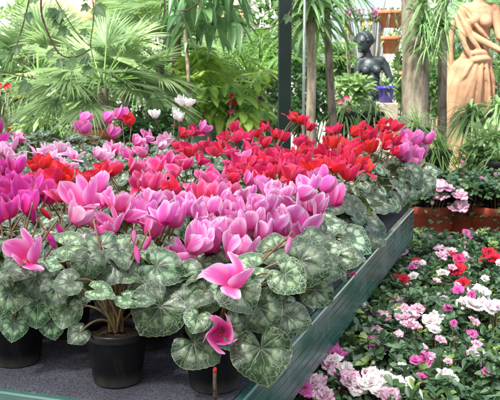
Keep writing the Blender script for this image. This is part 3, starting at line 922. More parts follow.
EDGE = [(345,205,46,0,.35,2.35),(366,222,50,-10,.35,2.4),(352,240,46,-20,.42,2.2),(330,222,40,20,.35,2.1),(376,204,44,10,.3,2.65),(340,256,40,-30,.5,1.98),(318,236,38,-150,.4,1.95),(360,190,40,20,.3,2.7),(335,190,38,160,.3,2.5),(352,176,34,10,.3,2.85),(382,182,36,0,.35,2.95),(397,192,34,-70,.7,3.05),(370,170,32,100,.4,3.0),(410,176,34,-40,.55,3.15),(424,184,30,-50,.6,3.2),(405,196,28,-90,.75,3.1),(388,166,30,60,.4,3.2),(358,206,36,-170,.3,2.6),(372,236,34,-40,.5,2.5),(325,250,36,-100,.5,1.9),(332,205,36,40,.3,2.3),(352,258,30,-10,.5,2.15),(390,205,26,-30,.4,2.9),(430,172,26,10,.5,3.25),(416,188,26,-100,.7,3.15)]
EB = {}
for (px, py, wpx, ta, face, dep) in EDGE:
    c = P(px, py, dep)
    p_ = min(PL, key=lambda p: (p['base'][0] + .03 - c[0]) ** 2 + (p['base'][1] - c[1]) ** 2)
    m_ = EB.setdefault(id(p_), (p_, MB()))[1]
    c = c - p_['base']
    S = wpx * dep / F / 1.8
    tocam = nrm(CAM - P(px, py, dep))
    nor = nrm((1 - face) * np.array([0.1, -0.05, 1.0]) + face * tocam * 1.15 + np.array([RNG.uniform(-.2, .2), RNG.uniform(-.15, .15), 0]))
    tr_ = math.radians(ta)
    tip = np.array([math.cos(tr_), 0, math.sin(tr_)]) if face > .55 else np.array([math.cos(tr_), math.sin(tr_), -0.2])
    t_ = nrm(tip - nor * np.dot(tip, nor)); att = c - t_ * S * .18
    cyc_leaf(m_, att, tip, nor, S, RNG.random(), True, curl=RNG.uniform(0, .2))
    petiole(m_, (0, 0, .095), att, True)
for p_, m_ in EB.values():
    m_.build('outer_foliage', [M['leaf_b'], M['stalk']], p_['root'])

def add_flower(pl, pos, colour, scale, style, lean=None):
    base = pl['base']
    rel = np.asarray(pos) - base
    H_ = 0.058 * scale
    rel = rel + np.array([0, 0, RNG.uniform(-.016, .012)])
    scale *= RNG.uniform(.86, 1.1)
    root_pt = np.array([RNG.uniform(-.012, .012), RNG.uniform(-.012, .012), 0.097])
    bot = rel - np.array([0, 0, H_ * 0.42])
    if style == 'bud': bot = rel + np.array([0, 0, 0.012])
    o = link('flower', flower_mesh(colour, style), pl['root'])
    o.location = bot
    tx, ty = RNG.uniform(-.5, .5), RNG.uniform(-.5, .55)
    if lean: tx, ty = lean
    o.rotation_euler = (tx, ty, RNG.uniform(0, 6.28))
    o.scale = (scale, scale, scale * RNG.uniform(.94, 1.08))
    # stalk: rises from the crown, hooks over just under the bloom
    m_ = MB()
    h = bot - root_pt
    side = RNG.uniform(0, 6.28)
    hk = np.array([math.cos(side), math.sin(side), 0]) * 0.006
    mid = root_pt + np.array([h[0] * 0.35, h[1] * 0.35, h[2] * 0.6])
    pts = bez(root_pt, mid, bot + hk + np.array([0, 0, 0.004 if style != 'bud' else .01]), 9)
    if style == 'bud':
        pts = np.concatenate([pts, [bot + hk * .5 + np.array([0, 0, .014])], [bot + np.array([0, 0, .008])], [bot + np.array([0, 0, 0.003])]])
    else:
        pts = np.concatenate([pts, [bot + hk * .6 + np.array([0, 0, .012])], [bot + np.array([0, 0, .012])], [bot + np.array([0, 0, .004])]])
    tube(m_, pts, np.linspace(0.0023, 0.0016, len(pts)), 6, cap=False)
    st = m_.build('stalk', M['fstem'], o)
    from mathutils import Matrix
    st.matrix_parent_inverse = Matrix.LocRotScale(o.location, o.rotation_euler, o.scale).inverted()
    pl['cols'].append(colour)

CN = {'pale': 'pale pink', 'pink': 'pink', 'orchid': 'orchid pink', 'lilac': 'lilac pink', 'magenta': 'magenta', 'rose': 'rose', 'crimson': 'crimson', 'red': 'red', 'white': 'white'}
def nearest(pos):
    return min(PL, key=lambda p: (p['base'][0] - pos[0]) ** 2 + (p['base'][1] - 0.02 - pos[1]) ** 2)
STY = {'lilac': [0, 1, 3, 5, 6, 8, 9, 11], 'orchid': [0, 3, 6, 5, 8], 'magenta': [3, 0, 6, 1, 8], 'pale': [1, 4, 5, 7, 9, 11], 'pink': [1, 5, 0, 2, 9, 11], 'rose': [2, 5, 1, 4, 9, 10], 'crimson': [1, 2, 5, 7, 9, 10], 'red': [2, 7, 4, 5, 10, 11], 'white': [1, 2]}
for (px, py, colour, sc, dep) in list(BL_):
    d_ = dep or depth_of(py)
    d_ += RNG.uniform(-.03, .05); pos = P(px, py, d_)
    if px > 250:
        for _ in range(80):
            rel_ = pos[:2] - C0
            if -(rel_ @ E1) >= 0.012 or d_ > 3.4: break
            d_ *= 1.01; sc *= 1.007; pos = P(px, py, d_)
    p = nearest(pos)
    st = RNG.choice(STY[colour])
    if (px, py) == (236, 268): st = 4
    if (px, py) == (220, 316):
        add_flower(p, pos, colour, sc, 3, (0.2, 1.15)); continue
    add_flower(p, pos, colour, sc * (.80 if py < 190 else .83 if py < 232 else .97) * (.8 if colour == 'white' else 1), st)
    # companions a little behind, so the clusters are as full as in the photograph
    if dep is None and py < 232:
        for q in range(1):
            if RNG.random() < ((0.4 if colour in ('crimson', 'red') else .2) if py < 185 else 0.0):
                px2 = px + RNG.uniform(-11, 11); py2 = py + RNG.uniform(-5, 3)
                pos2 = P(px2, py2, d_ + RNG.uniform(0.03, 0.12))
                p2 = nearest(pos2)
                if len(p2['cols']) < 16:
                    add_flower(p2, pos2, colour, sc * RNG.uniform(.68, .8), RNG.choice(STY[colour]))
# drooping buds seen between the leaves
for (px, py, colour, dep) in ((136, 252, 'pink', 1.5), (96, 227, 'pink', 1.62), (33, 218, 'magenta', 1.62), (42, 211, 'red', 1.7), (48, 232, 'magenta', 1.62), (58, 236, 'magenta', 1.6), (134, 232, 'pale', 1.6), (290, 246, 'pale', 1.5), (150, 239, 'pink', 1.55)):
    pos = P(px, py, dep); add_flower(nearest(pos), pos, colour, 0.95, 'bud')
# a few blooms on plants out of view on the left
for p in PL:
    if not p['cols'] and p['r'] > 0:
        pxx = 250 + F * p['base'][0] / p['base'][1]
        if pxx < -5:
            c_ = RNG.choice(['pale', 'pink', 'magenta', 'red'])
            for _ in range(3):
                add_flower(p, p['base'] + np.array([RNG.uniform(-.06, .06), RNG.uniform(-.06, .06), RNG.uniform(.26, .32)]), c_, 1, RNG.choice(STY[c_]))
for p in PL:
    r_, k = p['r'], p['k']
    if p['cols']:
        cs = sorted(set(p['cols']), key=lambda c: -p['cols'].count(c))[:2]
        cn = ' and '.join(CN[c] for c in cs)
    else: cn = 'leafy'
    side = f"{ORD[k]} pot from ribbed edging" if k else 'beside the ribbed edging'
    tag(p['root'], f"{cn} cyclamen, {ORD[r_]} row from front, {side}", 'cyclamen', 'potted cyclamens on the bench')

# ---- stake with red tip in front of the right pot
st = empty('plant_stake', PZ(215, 404, BZ + .002))
tag(st, 'short dark knobbly stake with a red tip before the front right pot', 'stake')
m_ = MB(); tube(m_, [(0, 0, 0), (0.0005, 0, .02), (-.0005, 0, .04), (0, 0, .056)], [.0032, .0036, .003, .0034], 8); m_.build('shaft', M['stake'], st)
m_ = MB(); tube(m_, [(0, 0, .0565), (0, 0, .062), (0, 0, .066)], [.0036, .0036, .002], 8); m_.build('tip', M['redtip'], st)
# ---- wilted bloom lying on the bench edge
q = PZ(353, 276, BZ + .008)
m_ = MB(); 
for i in range(9):
    a_ = RNG.uniform(0, 6.28); blade(m_, (RNG.uniform(-.006, .006), RNG.uniform(-.006, .006), .002), (math.cos(a_), math.sin(a_), RNG.uniform(0, 1.1)), .016, .010, .5, 'oval', 5, .3)
wl = m_.build('wilted_flower', PET['crimson']); wl.location = q
tag(wl, 'small wilted dark red bloom lying on the felt by the green edging', 'fallen flower')

# ================================================================== AZALEAS
def az_foliage(seed, n=150, R=0.165, Hh=0.12):
    m_ = MB()
    r = random.Random(seed)
    for i in range(n):
        az = i * 2.399963 + r.uniform(-.3, .3)
        t = math.sqrt((i + .5) / n)
        o = np.array([math.cos(az), math.sin(az), 0])
        c = o * R * t * r.uniform(.88, 1.1) + np.array([0, 0, 0.165 + Hh * (1 - .5 * t * t) + r.uniform(-.03, .02)])
        axd = nrm(o * t * 0.8 + np.array([r.uniform(-.3, .3), r.uniform(-.3, .3), 1.0]))
        tube(m_, bez((o[0] * .02, o[1] * .02, .09), c * np.array([.6, .6, .7]), c, 5), [.002, .0018, .0016, .0014, .0012], 4, mi=1, cap=False)
        nl = r.randint(7, 10)
        young = r.random() < 0.10
        for j in range(nl):
            b_ = j * 2.4 + r.uniform(-.3, .3)
            sd_ = nrm(np.cross(axd, [math.cos(b_), math.sin(b_), .1]))
            el = r.uniform(.15, .9) if j < nl - 2 else 1.4
            d_ = nrm(sd_ + axd * el)
            L = r.uniform(.021, .035)
            blade(m_, c - axd * r.uniform(0, .02), d_, L, L * r.uniform(.42, .55), r.uniform(.05, .4), 'obov', 6, .16, up=axd, rnd=(r.uniform(.87, 1) if young else r.uniform(0, .85)) )
    # lower filling leaves
    for i in range(220):
        az = r.uniform(0, 6.28); o = np.array([math.cos(az), math.sin(az), 0])
        c = o * R * r.uniform(.2, 1.0) + np.array([0, 0, r.uniform(.09, .2)])
        L = r.uniform(.024, .036)
        blade(m_, c, o + np.array([r.uniform(-.5, .5), r.uniform(-.5, .5), r.uniform(-.2, .8)]), L, L * .46, .2, 'obov', 5, .15, rnd=r.uniform(0, .6))
    return m_.mesh('foliage', [M['azalea'], M['twig']])
AZF = [az_foliage(s) for s in (1, 2, 3, 4, 5)]
AZPOT = pot_mesh('pot', 0.075, 0.115, M['terra'], rimh=0.02)
AZSOIL = soil_mesh(0.075, 0.115)

def az_flower(m_, seed, layers=3):
    r = random.Random(seed)
    for l in range(layers):
        n = 5 if l < 2 else 4
        for k in range(n):
            az = k * 2 * PI / n + l * .63 + r.uniform(-.2, .2)
            el = 0.16 + l * 0.38 + r.uniform(-.12, .12)
            L = (.030 - l * .005) * r.uniform(.88, 1.1)
            ns, na = 7, 7
            s = np.linspace(0, 1, ns); a = np.linspace(-1, 1, na)
            A, S_ = np.meshgrid(a, s)
            w = L * .52 * (.25 + .75 * np.clip(s / .6, 0, 1)) * np.sqrt(np.clip(1 - (np.clip(s - .6, 0, 1) / .41) ** 2, .02, 1))
            an = el + .5 * (1 - s) ** 2 - .55 * s ** 2
            rad = .002 + np.concatenate([[0], np.cumsum(np.cos(an) * L / (ns - 1))[:-1]])
            z = np.concatenate([[0], np.cumsum(np.sin(an) * L / (ns - 1))[:-1]])
            ph = r.uniform(0, 6)
            Z = z[:, None] + .0035 * np.sin(6.5 * A + ph) * S_ ** 1.5 - .15 * w[:, None] * A ** 2
            RD = rad[:, None] + .0022 * np.sin(5 * A + ph + 1) * S_ - .003 * A ** 2 * S_
            X = np.cos(az) * RD - np.sin(az) * A * w[:, None]
            Y = np.sin(az) * RD + np.cos(az) * A * w[:, None]
            lc = np.stack([S_ * .85, A, A * 0], axis=-1)
            m_.add(np.stack([X, Y, Z], axis=-1), gf(ns, na), lc, r.random())
AZM = {}
def azf_mesh(colour, st):
    k = (colour, st)
    if k not in AZM:
        m_ = MB()
        if st == 'bud':
            for i in range(5):
                a_ = i * 1.257
                blade(m_, (math.cos(a_) * .001, math.sin(a_) * .001, 0), (math.cos(a_) * .42, math.sin(a_) * .42, 1), .017, .014, -.05, 'obov', 7, .35, up=(-math.cos(a_), -math.sin(a_), .3), rnd=.3 + .1 * i)
        else: az_flower(m_, st * 7 + 1, 2 if st in (1, 2) else 3)
        AZM[k] = m_.mesh('azalea_flower', PET[colour])
    return AZM[k]

AZ = []
AZTOP = LZ + 0.265      # canopy height
def mk_azalea(pos, r_, k, pot=True, mesh=None, sc=1.0):
    root = empty('potted_azalea', pos)
    if pot:
        link('pot', AZPOT, root); link('soil', AZSOIL, root)
    o = link('foliage', mesh or RNG.choice(AZF), root)
    o.rotation_euler = (0, 0, RNG.uniform(0, 6.28)); s_ = sc * RNG.uniform(.95, 1.08); o.scale = (s_, s_, s_ * RNG.uniform(.92, 1.08))
    d = dict(root=root, base=np.array(pos), r=r_, k=k, cols=[], hd=0.0)
    AZ.append(d); return d
for r_ in range(0, 12):
    b2 = -0.05 + r_ * 0.215
    for k in range(0, 7):
        a = -0.17 + k * 0.235 + (0.12 if r_ % 2 else 0)
        if a > 1.48: continue
        q = lp(a, b2, LZ)
        pxx = 250 + F * q[0] / q[1]
        if pxx > 640 or q[1] < 1.5: continue
        if q[1] > 3.66: continue
        mk_azalea(q + np.array([RNG.uniform(-.02, .02), RNG.uniform(-.02, .02), 0]), r_, k)
# back row: larger clay pots, seen side-on
BIGPOT = pot_mesh('pot', 0.125, 0.20, M['redpot'], rimh=0.035, lip=.012)
BIGSOIL = soil_mesh(0.125, 0.20)
BK = []
mb = MB(); box(mb, (.55, 3.78, 0), (1.7, 4.25, .50), bev=.008); o = mb.build('step', M['stone'], None, False); tag(o, 'low stone step carrying the big red clay pots behind the azaleas', 'step')
for i, (px, Y, zz) in enumerate(((428, 3.98, .40), (462, 4.05, .42), (497, 3.95, .42), (538, 4.0, .42))):
    q = P(px, 200, Y); pos = np.array([q[0], Y, 0.502])
    root = empty('potted_azalea', pos)
    link('pot', BIGPOT, root); link('soil', BIGSOIL, root)
    o = link('foliage', AZF[i % 5], root); o.location = (0, 0, .045); o.scale = (1.2, 1.2, 1.0); o.rotation_euler = (0, 0, i * 1.3)
    d = dict(root=root, base=pos, r=20, k=i, cols=[]); BK.append(d)
AZL = []
def azl(colour, items, st=None):
    for it in items: AZL.append((it[0], it[1], colour, it[2] if len(it) > 2 else 1.0, st))
azl('bicolor', [(364, 312, 1.0), (376, 315, .9), (384, 318, .8), (399, 304, 1.0), (410, 316, 1.1), (411, 327, 1.0), (404, 311, .9), (441, 312, .8), (475, 354, .8), (481, 358, .7), (444, 301, .7), (330, 368, 1.1), (340, 374, 1.1), (350, 381, 1.0), (312, 384, 1.0), (320, 382, .8), (324, 397, 1.0), (390, 397, 1), (441, 256, .9), (439, 249, .8), (415, 266, .7), (418, 310, .8), (404, 253, .7), (398, 256, .7)])
azl('white', [(431, 322, 1.1), (437, 317, .9), (463, 304, 1.0), (472, 306, 1.1), (481, 305, 1.0), (490, 308, 1), (476, 291, 1.0), (484, 294, .9), (443, 274, .8), (446, 377, 1.0), (452, 382, .7), (370, 384, 1.1), (384, 380, 1.0), (395, 386, 1.0), (333, 362, .9), (358, 388, .9), (378, 392, .8), (346, 370, .8)])
azl('red', [(458, 271, 1.1), (463, 284, 1.0), (490, 256, 1.35), (494, 260, 1.1), (395, 279, .8), (403, 280, .8), (416, 262, .7), (453, 256, .7), (486, 261, 1)])
azl('rose', [(459, 260, .9)])
azl('orchid', [(328, 349, 1.1), (336, 356, 1.0), (372, 345, 1.0), (376, 350, .8), (425, 361, 1.0), (422, 379, .6), (487, 373, .6), (473, 237, .9), (466, 233, .7), (458, 291, .8), (415, 361, .6), (304, 389, .8)])
azl('bicolor', [(421, 233, 1), (431, 239, 1), (464, 245, 1), (447, 239, .8), (365, 375, .8)], 'bud')
AN = {'bicolor': 'pink-and-white', 'white': 'white', 'red': 'red', 'rose': 'rose', 'orchid': 'lilac pink'}
def add_az(d, pos, colour, sc, st):
    rel = np.asarray(pos) - d['base']
    o = link('flower', azf_mesh(colour, st if st else RNG.choice([1, 2, 3, 4])), d['root'])
    o.location = rel; o.scale = (sc,) * 3
    o.rotation_euler = (RNG.uniform(.1, .8), RNG.uniform(-.4, .4), RNG.uniform(-.5, .5))
    m_ = MB(); tube(m_, bez((rel[0] * .5, rel[1] * .5, .12), (rel[0] * .9, rel[1] * .9, max(.14, rel[2] - .05)), rel, 6), .0016, 5, cap=False)
    m_.build('flower_stalk', M['stalk'], d['root'])
    d['cols'].append(colour)
for _ in range(60):
    py = RNG.uniform(250, 398); px = RNG.uniform(max(300, 560 - py * .62), 500)
    if px < 413 - (py - 245) * .70 + 12: continue
    AZL.append((px, py, RNG.choice(['bicolor', 'bicolor', 'white', 'orchid']), RNG.uniform(.42, .72), RNG.choice([None, None, None, 'bud'])))
for (px, py, colour, sc, st) in AZL:
    pos = PZ(px, py, AZTOP + RNG.uniform(.025, .045))
    cand = AZ
    d = min(cand, key=lambda p: (p['base'][0] - pos[0]) ** 2 + (p['base'][1] - pos[1]) ** 2)
    add_az(d, pos, colour, sc * .92, st)
    if st is None and colour in ('bicolor', 'white') and RNG.random() < .2:
        add_az(d, pos + np.array([RNG.uniform(-.035, .035), RNG.uniform(-.01, .04), -.006]), colour, sc * .9, None)
for (px, py, colour, sc, st) in ((440, 187, 'bicolor', 1.2, None), (434, 196, 'bicolor', 1, None), (447, 189, 'bicolor', 1.1, None), (460, 196, 'bicolor', 1.2, None), (462, 206, 'bicolor', 1.1, None), (441, 198, 'bicolor', 1.1, None), (432, 205, 'bicolor', 1, 'bud'), (496, 177, 'bicolor', 1, 'bud'), (463, 165, 'bicolor', 1, 'bud'), (480, 180, 'bicolor', 1, 'bud'), (455, 210, 'bicolor', 1, None)):
    pos = P(px, py, 3.80)
    d = min(BK, key=lambda p: abs(p['base'][0] - pos[0]))
    add_az(d, pos, colour, sc * 1.1, st)
for d in AZ:
    cs = sorted(set(d['cols']), key=lambda c: -d['cols'].count(c))[:1]
    cn = (AN[cs[0]] + ' flowered') if cs else 'dark green unflowered'
    tag(d['root'], f"{cn} azalea, {ORD[min(d['r'], 10)] if d['r'] else 'nearest'} row back, {ORD[d['k']] if d['k'] else 'closest'} plant from the green edging", 'azalea', 'azaleas in low pots')
for i, d in enumerate(BK):
    tag(d['root'], ['azalea with ruffled pale flowers in clay pot by the bench corner', 'azalea in clay pot, middle of the row before the terracotta statue', 'azalea in red clay pot at the right picture edge', 'azalea in red clay pot just past the right picture edge'][i], 'azalea', 'azaleas in big clay pots')

# ================================================================== BACKGROUND
# ---- posts and beam
pp = P(284.5, 100, 4.3)
post = empty('metal_post', (pp[0], 4.3, 0)); tag(post, 'dark green square metal post rising behind the crimson cyclamens', 'post')
m_ = MB(); box(m_, (-.031, -.031, .012), (.031, .031, 2.62), bev=.004); m_.build('shaft', M['post'], post, False)
m_ = MB(); box(m_, (-.09, -.09, 0), (.09, .09, .012), bev=.003); m_.build('base_plate', M['post'], post, False)
post2 = empty('metal_post', (-3.2, 4.3, 0)); tag(post2, 'dark green metal post outside the left of the picture', 'post')
m_ = MB(); box(m_, (-.031, -.031, .012), (.031, .031, 2.62), bev=.004); m_.build('shaft', M['post'], post2, False)
m_ = MB(); box(m_, (-3.4, 4.26, 2.622), (1.6, 4.34, 2.70), bev=.004); bm_ = m_.build('overhead_beam', M['post'], None, False); tag(bm_, 'dark green overhead beam carried by the metal posts', 'beam')
m_ = MB(); tube(m_, [P(304, 60, 4.8) * [1, 1, 0] + [0, 0, 0.0], P(304, 60, 4.8) * [1, 1, 0] + [0, 0, 2.6]], .008, 10); o = m_.build('water_pipe', M['metal']); tag(o, 'thin grey upright pipe beside the left strap-leaved tree', 'pipe')

def trunk_path(px0, py0, Y, px1, py1, zbase=0.0, n=14, wob=.012, seed=0):
    r = random.Random(seed)
    b_ = P(px0, py0, Y); t_ = P(px1, py1, Y)
    x0 = b_[0]; z1 = t_[2]
    pts = []
    for i in range(n):
        f = i / (n - 1)
        z = zbase + (z1 - zbase) * f
        # linear through both points, extrapolated
        fx = (z - b_[2]) / (t_[2] - b_[2] + 1e-9)
        x = b_[0] + (t_[0] - b_[0]) * fx
        pts.append((x + wob * mnoise.noise(Vector((seed, f * 3, 0))), Y + wob * mnoise.noise(Vector((seed + 9, f * 3, 0))), z))
    return np.array(pts)
def trunk(parent, pts, r0, r1, mat, seg=14, lump=.08, name='trunk'):
    m_ = MB()
    pts = np.asarray(pts, dtype=float)
    loc = np.array(parent.location)
    f = np.linspace(0, 1, 60)
    idx = np.linspace(0, len(pts) - 1, 60)
    P2 = np.stack([np.interp(idx, np.arange(len(pts)), pts[:, k]) for k in range(3)], 1) - loc
    th = np.linspace(0, 2 * PI, seg, endpoint=False)
    V = []
    for i in range(60):
        rr = r0 + (r1 - r0) * f[i]
        V.append([(P2[i][0] + rr * (1 + lump * mnoise.noise(Vector((math.cos(t) * 1.2, math.sin(t) * 1.2 + loc[0] * 9, P2[i][2] * 9)))) * math.cos(t), P2[i][1] + rr * (1 + lump * mnoise.noise(Vector((math.cos(t), math.sin(t) + 5, P2[i][2] * 7)))) * math.sin(t), P2[i][2]) for t in th])
    m_.add(np.array(V), gf(60, seg, True)[:, ::-1][:, ::-1])
    return m_.build(name, mat, parent)

def strap_tuft(m_, c, n, L, w, el_lo, el_hi, droop, seed=0, nseg=9, kind='strap', azr=(0, 6.283)):
    r = random.Random(seed)
    for i in range(n):
        az = r.uniform(*azr); el = r.uniform(el_lo, el_hi)
        d = (math.cos(az) * math.cos(el), math.sin(az) * math.cos(el), math.sin(el))
        l = L * r.uniform(.65, 1.1)
        c2 = np.asarray(c) + np.array([r.uniform(-.02, .02), r.uniform(-.02, .02), r.uniform(-.02, .03)])
        blade(m_, c2, d, l, w * r.uniform(.75, 1.2), droop * r.uniform(.6, 1.3), kind, nseg, .12, rnd=r.random())

def fan_frond(m_, base, d, pet, R, seed, droop=.25, nl=38, spread=2.7, wl=.012, mi=0):
    r = random.Random(seed)
    d = nrm(d)
    tipc = np.asarray(base) + d * pet + G * droop * pet * .35
    tube(m_, bez(base, np.asarray(base) + d * pet * .55, tipc, 7), np.linspace(.0065, .0035, 7), 5, mi=1, cap=False)
    d2 = nrm(d + G * droop * .7)
    up = np.array([0, 0, 1.0]); side = nrm(np.cross(d2, up)); N = np.cross(side, d2)
    tilt = r.uniform(-.5, .5)
    side2 = side * math.cos(tilt) + N * math.sin(tilt); N2 = np.cross(side2, d2)
    rn = r.random()
    for i in range(nl):
        a = -spread / 2 + spread * i / (nl - 1) + r.uniform(-.03, .03)
        dd = d2 * math.cos(a) + side2 * math.sin(a) + N2 * (.10 - .10 * abs(a))
        l = R * (1 - .18 * (abs(a) / (spread / 2)) ** 2) * r.uniform(.9, 1.06)
        blade(m_, tipc, dd, l, wl * l / .4 * 1.3, droop * r.uniform(.3, 1.0) * .7, 'lance', 8, .35, up=N2, rnd=min(1, max(0, rn + r.uniform(-.25, .25))), mi=mi)

def fan_palm(label, c, nf, pet, R, seed, pot=None, mat='palm', trunk_h=.2, zbase=0.0, drp=.35, wl=.012):
    """c = crown centre"""
    root = empty('fan_palm', (c[0], c[1], zbase)); tag(root, label, 'palm', 'fan palms')
    r = random.Random(seed)
    loc = np.array([c[0], c[1], zbase]); cc = np.asarray(c) - loc
    ph = 0.0
    if pot:
        ph = pot[1]
        link('pot', pot_mesh('pot', pot[0], pot[1], M['terra'], rimh=.04, lip=.02), root)
        link('soil', soil_mesh(pot[0], pot[1]), root)
    trunk(root, [(c[0], c[1], zbase + max(0, ph - .03)), (c[0], c[1], c[2])], .035, .03, M['bark'])
    m_ = MB()
    for i in range(nf):
        az = i * 2.399963 + r.uniform(-.3, .3)
        el = r.uniform(-.15, 1.25)
        d = (math.cos(az) * math.cos(el), math.sin(az) * math.cos(el), math.sin(el))
        fan_frond(m_, cc + np.array([0, 0, r.uniform(-.03, .04)]), d, pet * r.uniform(.7, 1.15), R * r.uniform(.8, 1.1), seed * 100 + i, drp * r.uniform(.6, 1.4), wl=wl)
    m_.build('crown', [M[mat], M['areca']], root)
    return root
fan_palm('large pale fan palm in a clay pot behind the pink cyclamens', P(103, 88, 5.2), 30, .30, .30, 3, (.165, .25), zbase=.682, drp=.45)
fan_palm('hazy pale fan palm at the left, spreading over the far bench', P(38, 78, 6.4), 28, .38, .40, 5, None, drp=.6)
fan_palm('fan palm with low fronds just left of the white cyclamens', P(160, 62, 5.9), 24, .32, .34, 8, None, drp=.35)
fan_palm('yellow-green fan palm high up above the large fan palm', P(124, 30, 6.6), 9, .16, .22, 11, None, mat='palm_y', drp=.2, wl=.05)
fan_palm('very pale fan palm at the top, left of the drooping broad-leaved tree', P(176, 10, 5.6), 14, .26, .30, 14, None, drp=.3)
fan_palm('dark fan palm behind the terracotta statue at the right edge', P(500, 30, 8.2), 16, .35, .40, 17, None, mat='strap', drp=.4)

# ---- generic shrubs
def bush(name, label, c, rad, n, L, w, mat, seed, kind='lance', cat='shrub', group=None, zbase=0.0, droop=.35, clumps=14, stem=True, extra=None, pot=None):
    root = empty(name, (c[0], c[1], zbase)); tag(root, label, cat, group)
    r = random.Random(seed)
    loc = np.array([c[0], c[1], zbase]); cc = np.asarray(c) - loc
    m_ = MB()
    cl = []
    for i in range(clumps):
        v = nrm([r.gauss(0, 1), r.gauss(0, 1), r.gauss(0, 1)]) * r.uniform(.35, .95)
        cl.append((cc + v * np.array(rad), r.uniform(.22, .42)))
    for i in range(n):
        q, cr = r.choice(cl)
        v = nrm([r.gauss(0, 1), r.gauss(0, 1), r.gauss(0, 1)]) * (r.random() ** .4)
        p = q + v * cr * np.array(rad)
        d = nrm(v * .8 + nrm(p - cc) * .5 + np.array([r.uniform(-.3, .3), r.uniform(-.3, .3), r.uniform(-.1, .6)]))
        l = L * r.uniform(.6, 1.2)
        blade(m_, p, d, l, w * l / L * r.uniform(.8, 1.2), droop * r.uniform(.3, 1.6), kind, 6, .15, rnd=r.random())
    m_.build('foliage', M[mat], root)
    if stem:
        m_ = MB()
        for i, (q, cr) in enumerate(cl[:9]):
            b0 = np.array([r.uniform(-.03, .03), r.uniform(-.03, .03), (pot[1] - .02) if pot else 0])
            tube(m_, bez(b0, np.array([q[0] * .3, q[1] * .3, q[2] * .6]), q, 8), np.linspace(.012, .004, 8) * max(.5, min(1.5, rad[2] * 2)), 6)
        m_.build('stem', M['bark'], root)
    if pot:
        link('pot', pot_mesh('pot', pot[0], pot[1], M[pot[2]], rimh=pot[1] * .16, lip=.01), root)
    return root

# potted money tree with bright palmate leaves
def palmate(m_, c, d, L, r, nl=6):
    d = nrm(d)
    side = nrm(np.cross(d, [0, 0, 1.0])); N = np.cross(side, d)
    rn = r.random()
    for k in range(nl):
        a = -1.9 + 3.8 * k / (nl - 1)
        dd = d * math.cos(a) + side * math.sin(a) + N * r.uniform(-.1, .15)
        l = L * (1 - .18 * abs(a) / 1.9) * r.uniform(.85, 1.1)
        blade(m_, c, dd, l, l * r.uniform(.30, .38), r.uniform(.25, .7), 'obov', 8, .12, up=N, rnd=min(1, max(0, rn + r.uniform(-.2, .2))))
root = empty('money_tree', P(214, 120, 5.5) * [1, 1, 0]); tag(root, 'bright yellow-green palmate-leaved tree on two pale stems above the red pots', 'tree')
loc = np.array(root.location)
trunk(root, trunk_path(207, 130, 5.5, 201, 95, seed=3), .034, .018, M['bark_p'])
trunk(root, trunk_path(221, 140, 5.5, 223, 100, seed=4), .024, .014, M['bark_p'])
m_ = MB(); r = random.Random(21)
for i in range(56):
    px = r.gauss(224, 24); py = r.gauss(86, 18)
    px = min(262, max(184, px)); py = min(118, max(42, py))
    c = P(px, py, 5.5 + r.uniform(-.25, .25)) - loc
    org = P(212, 92, 5.5) - loc
    d = nrm((c - org) + np.array([0, -.10, .05]))
    tube(m_, bez(org, (org + c) / 2 + [0, 0, .06], c, 6), .003, 4, cap=False)
    palmate(m_, c, d + np.array([0, -.3, -.1]), r.uniform(.11, .17), r)
m_.build('crown', M['broad_y'], root)

# drooping broad-leaved tree at the top
root = empty('broadleaf_tree', P(196, 60, 5.2) * [1, 1, 0]); tag(root, 'tree with long drooping glossy leaves at the top, left of the post', 'tree')
loc = np.array(root.location)
trunk(root, trunk_path(190, 100, 5.2, 180, -60, seed=6), .012, .010, M['bark_p'])
m_ = MB(); r = random.Random(4)
for i in range(150):
    c = P(r.uniform(170, 240), r.uniform(-55, 26), 5.2 + r.uniform(-.35, .35)) - loc
    az = r.uniform(0, 6.28)
    blade(m_, c, (math.cos(az) * .8, math.sin(az) * .8, r.uniform(-.9, .2)), r.uniform(.12, .19), r.uniform(.035, .055), r.uniform(.3, 1.1), 'lance', 8, .15, rnd=r.random())
m_.build('crown', M['broad_d'], root)

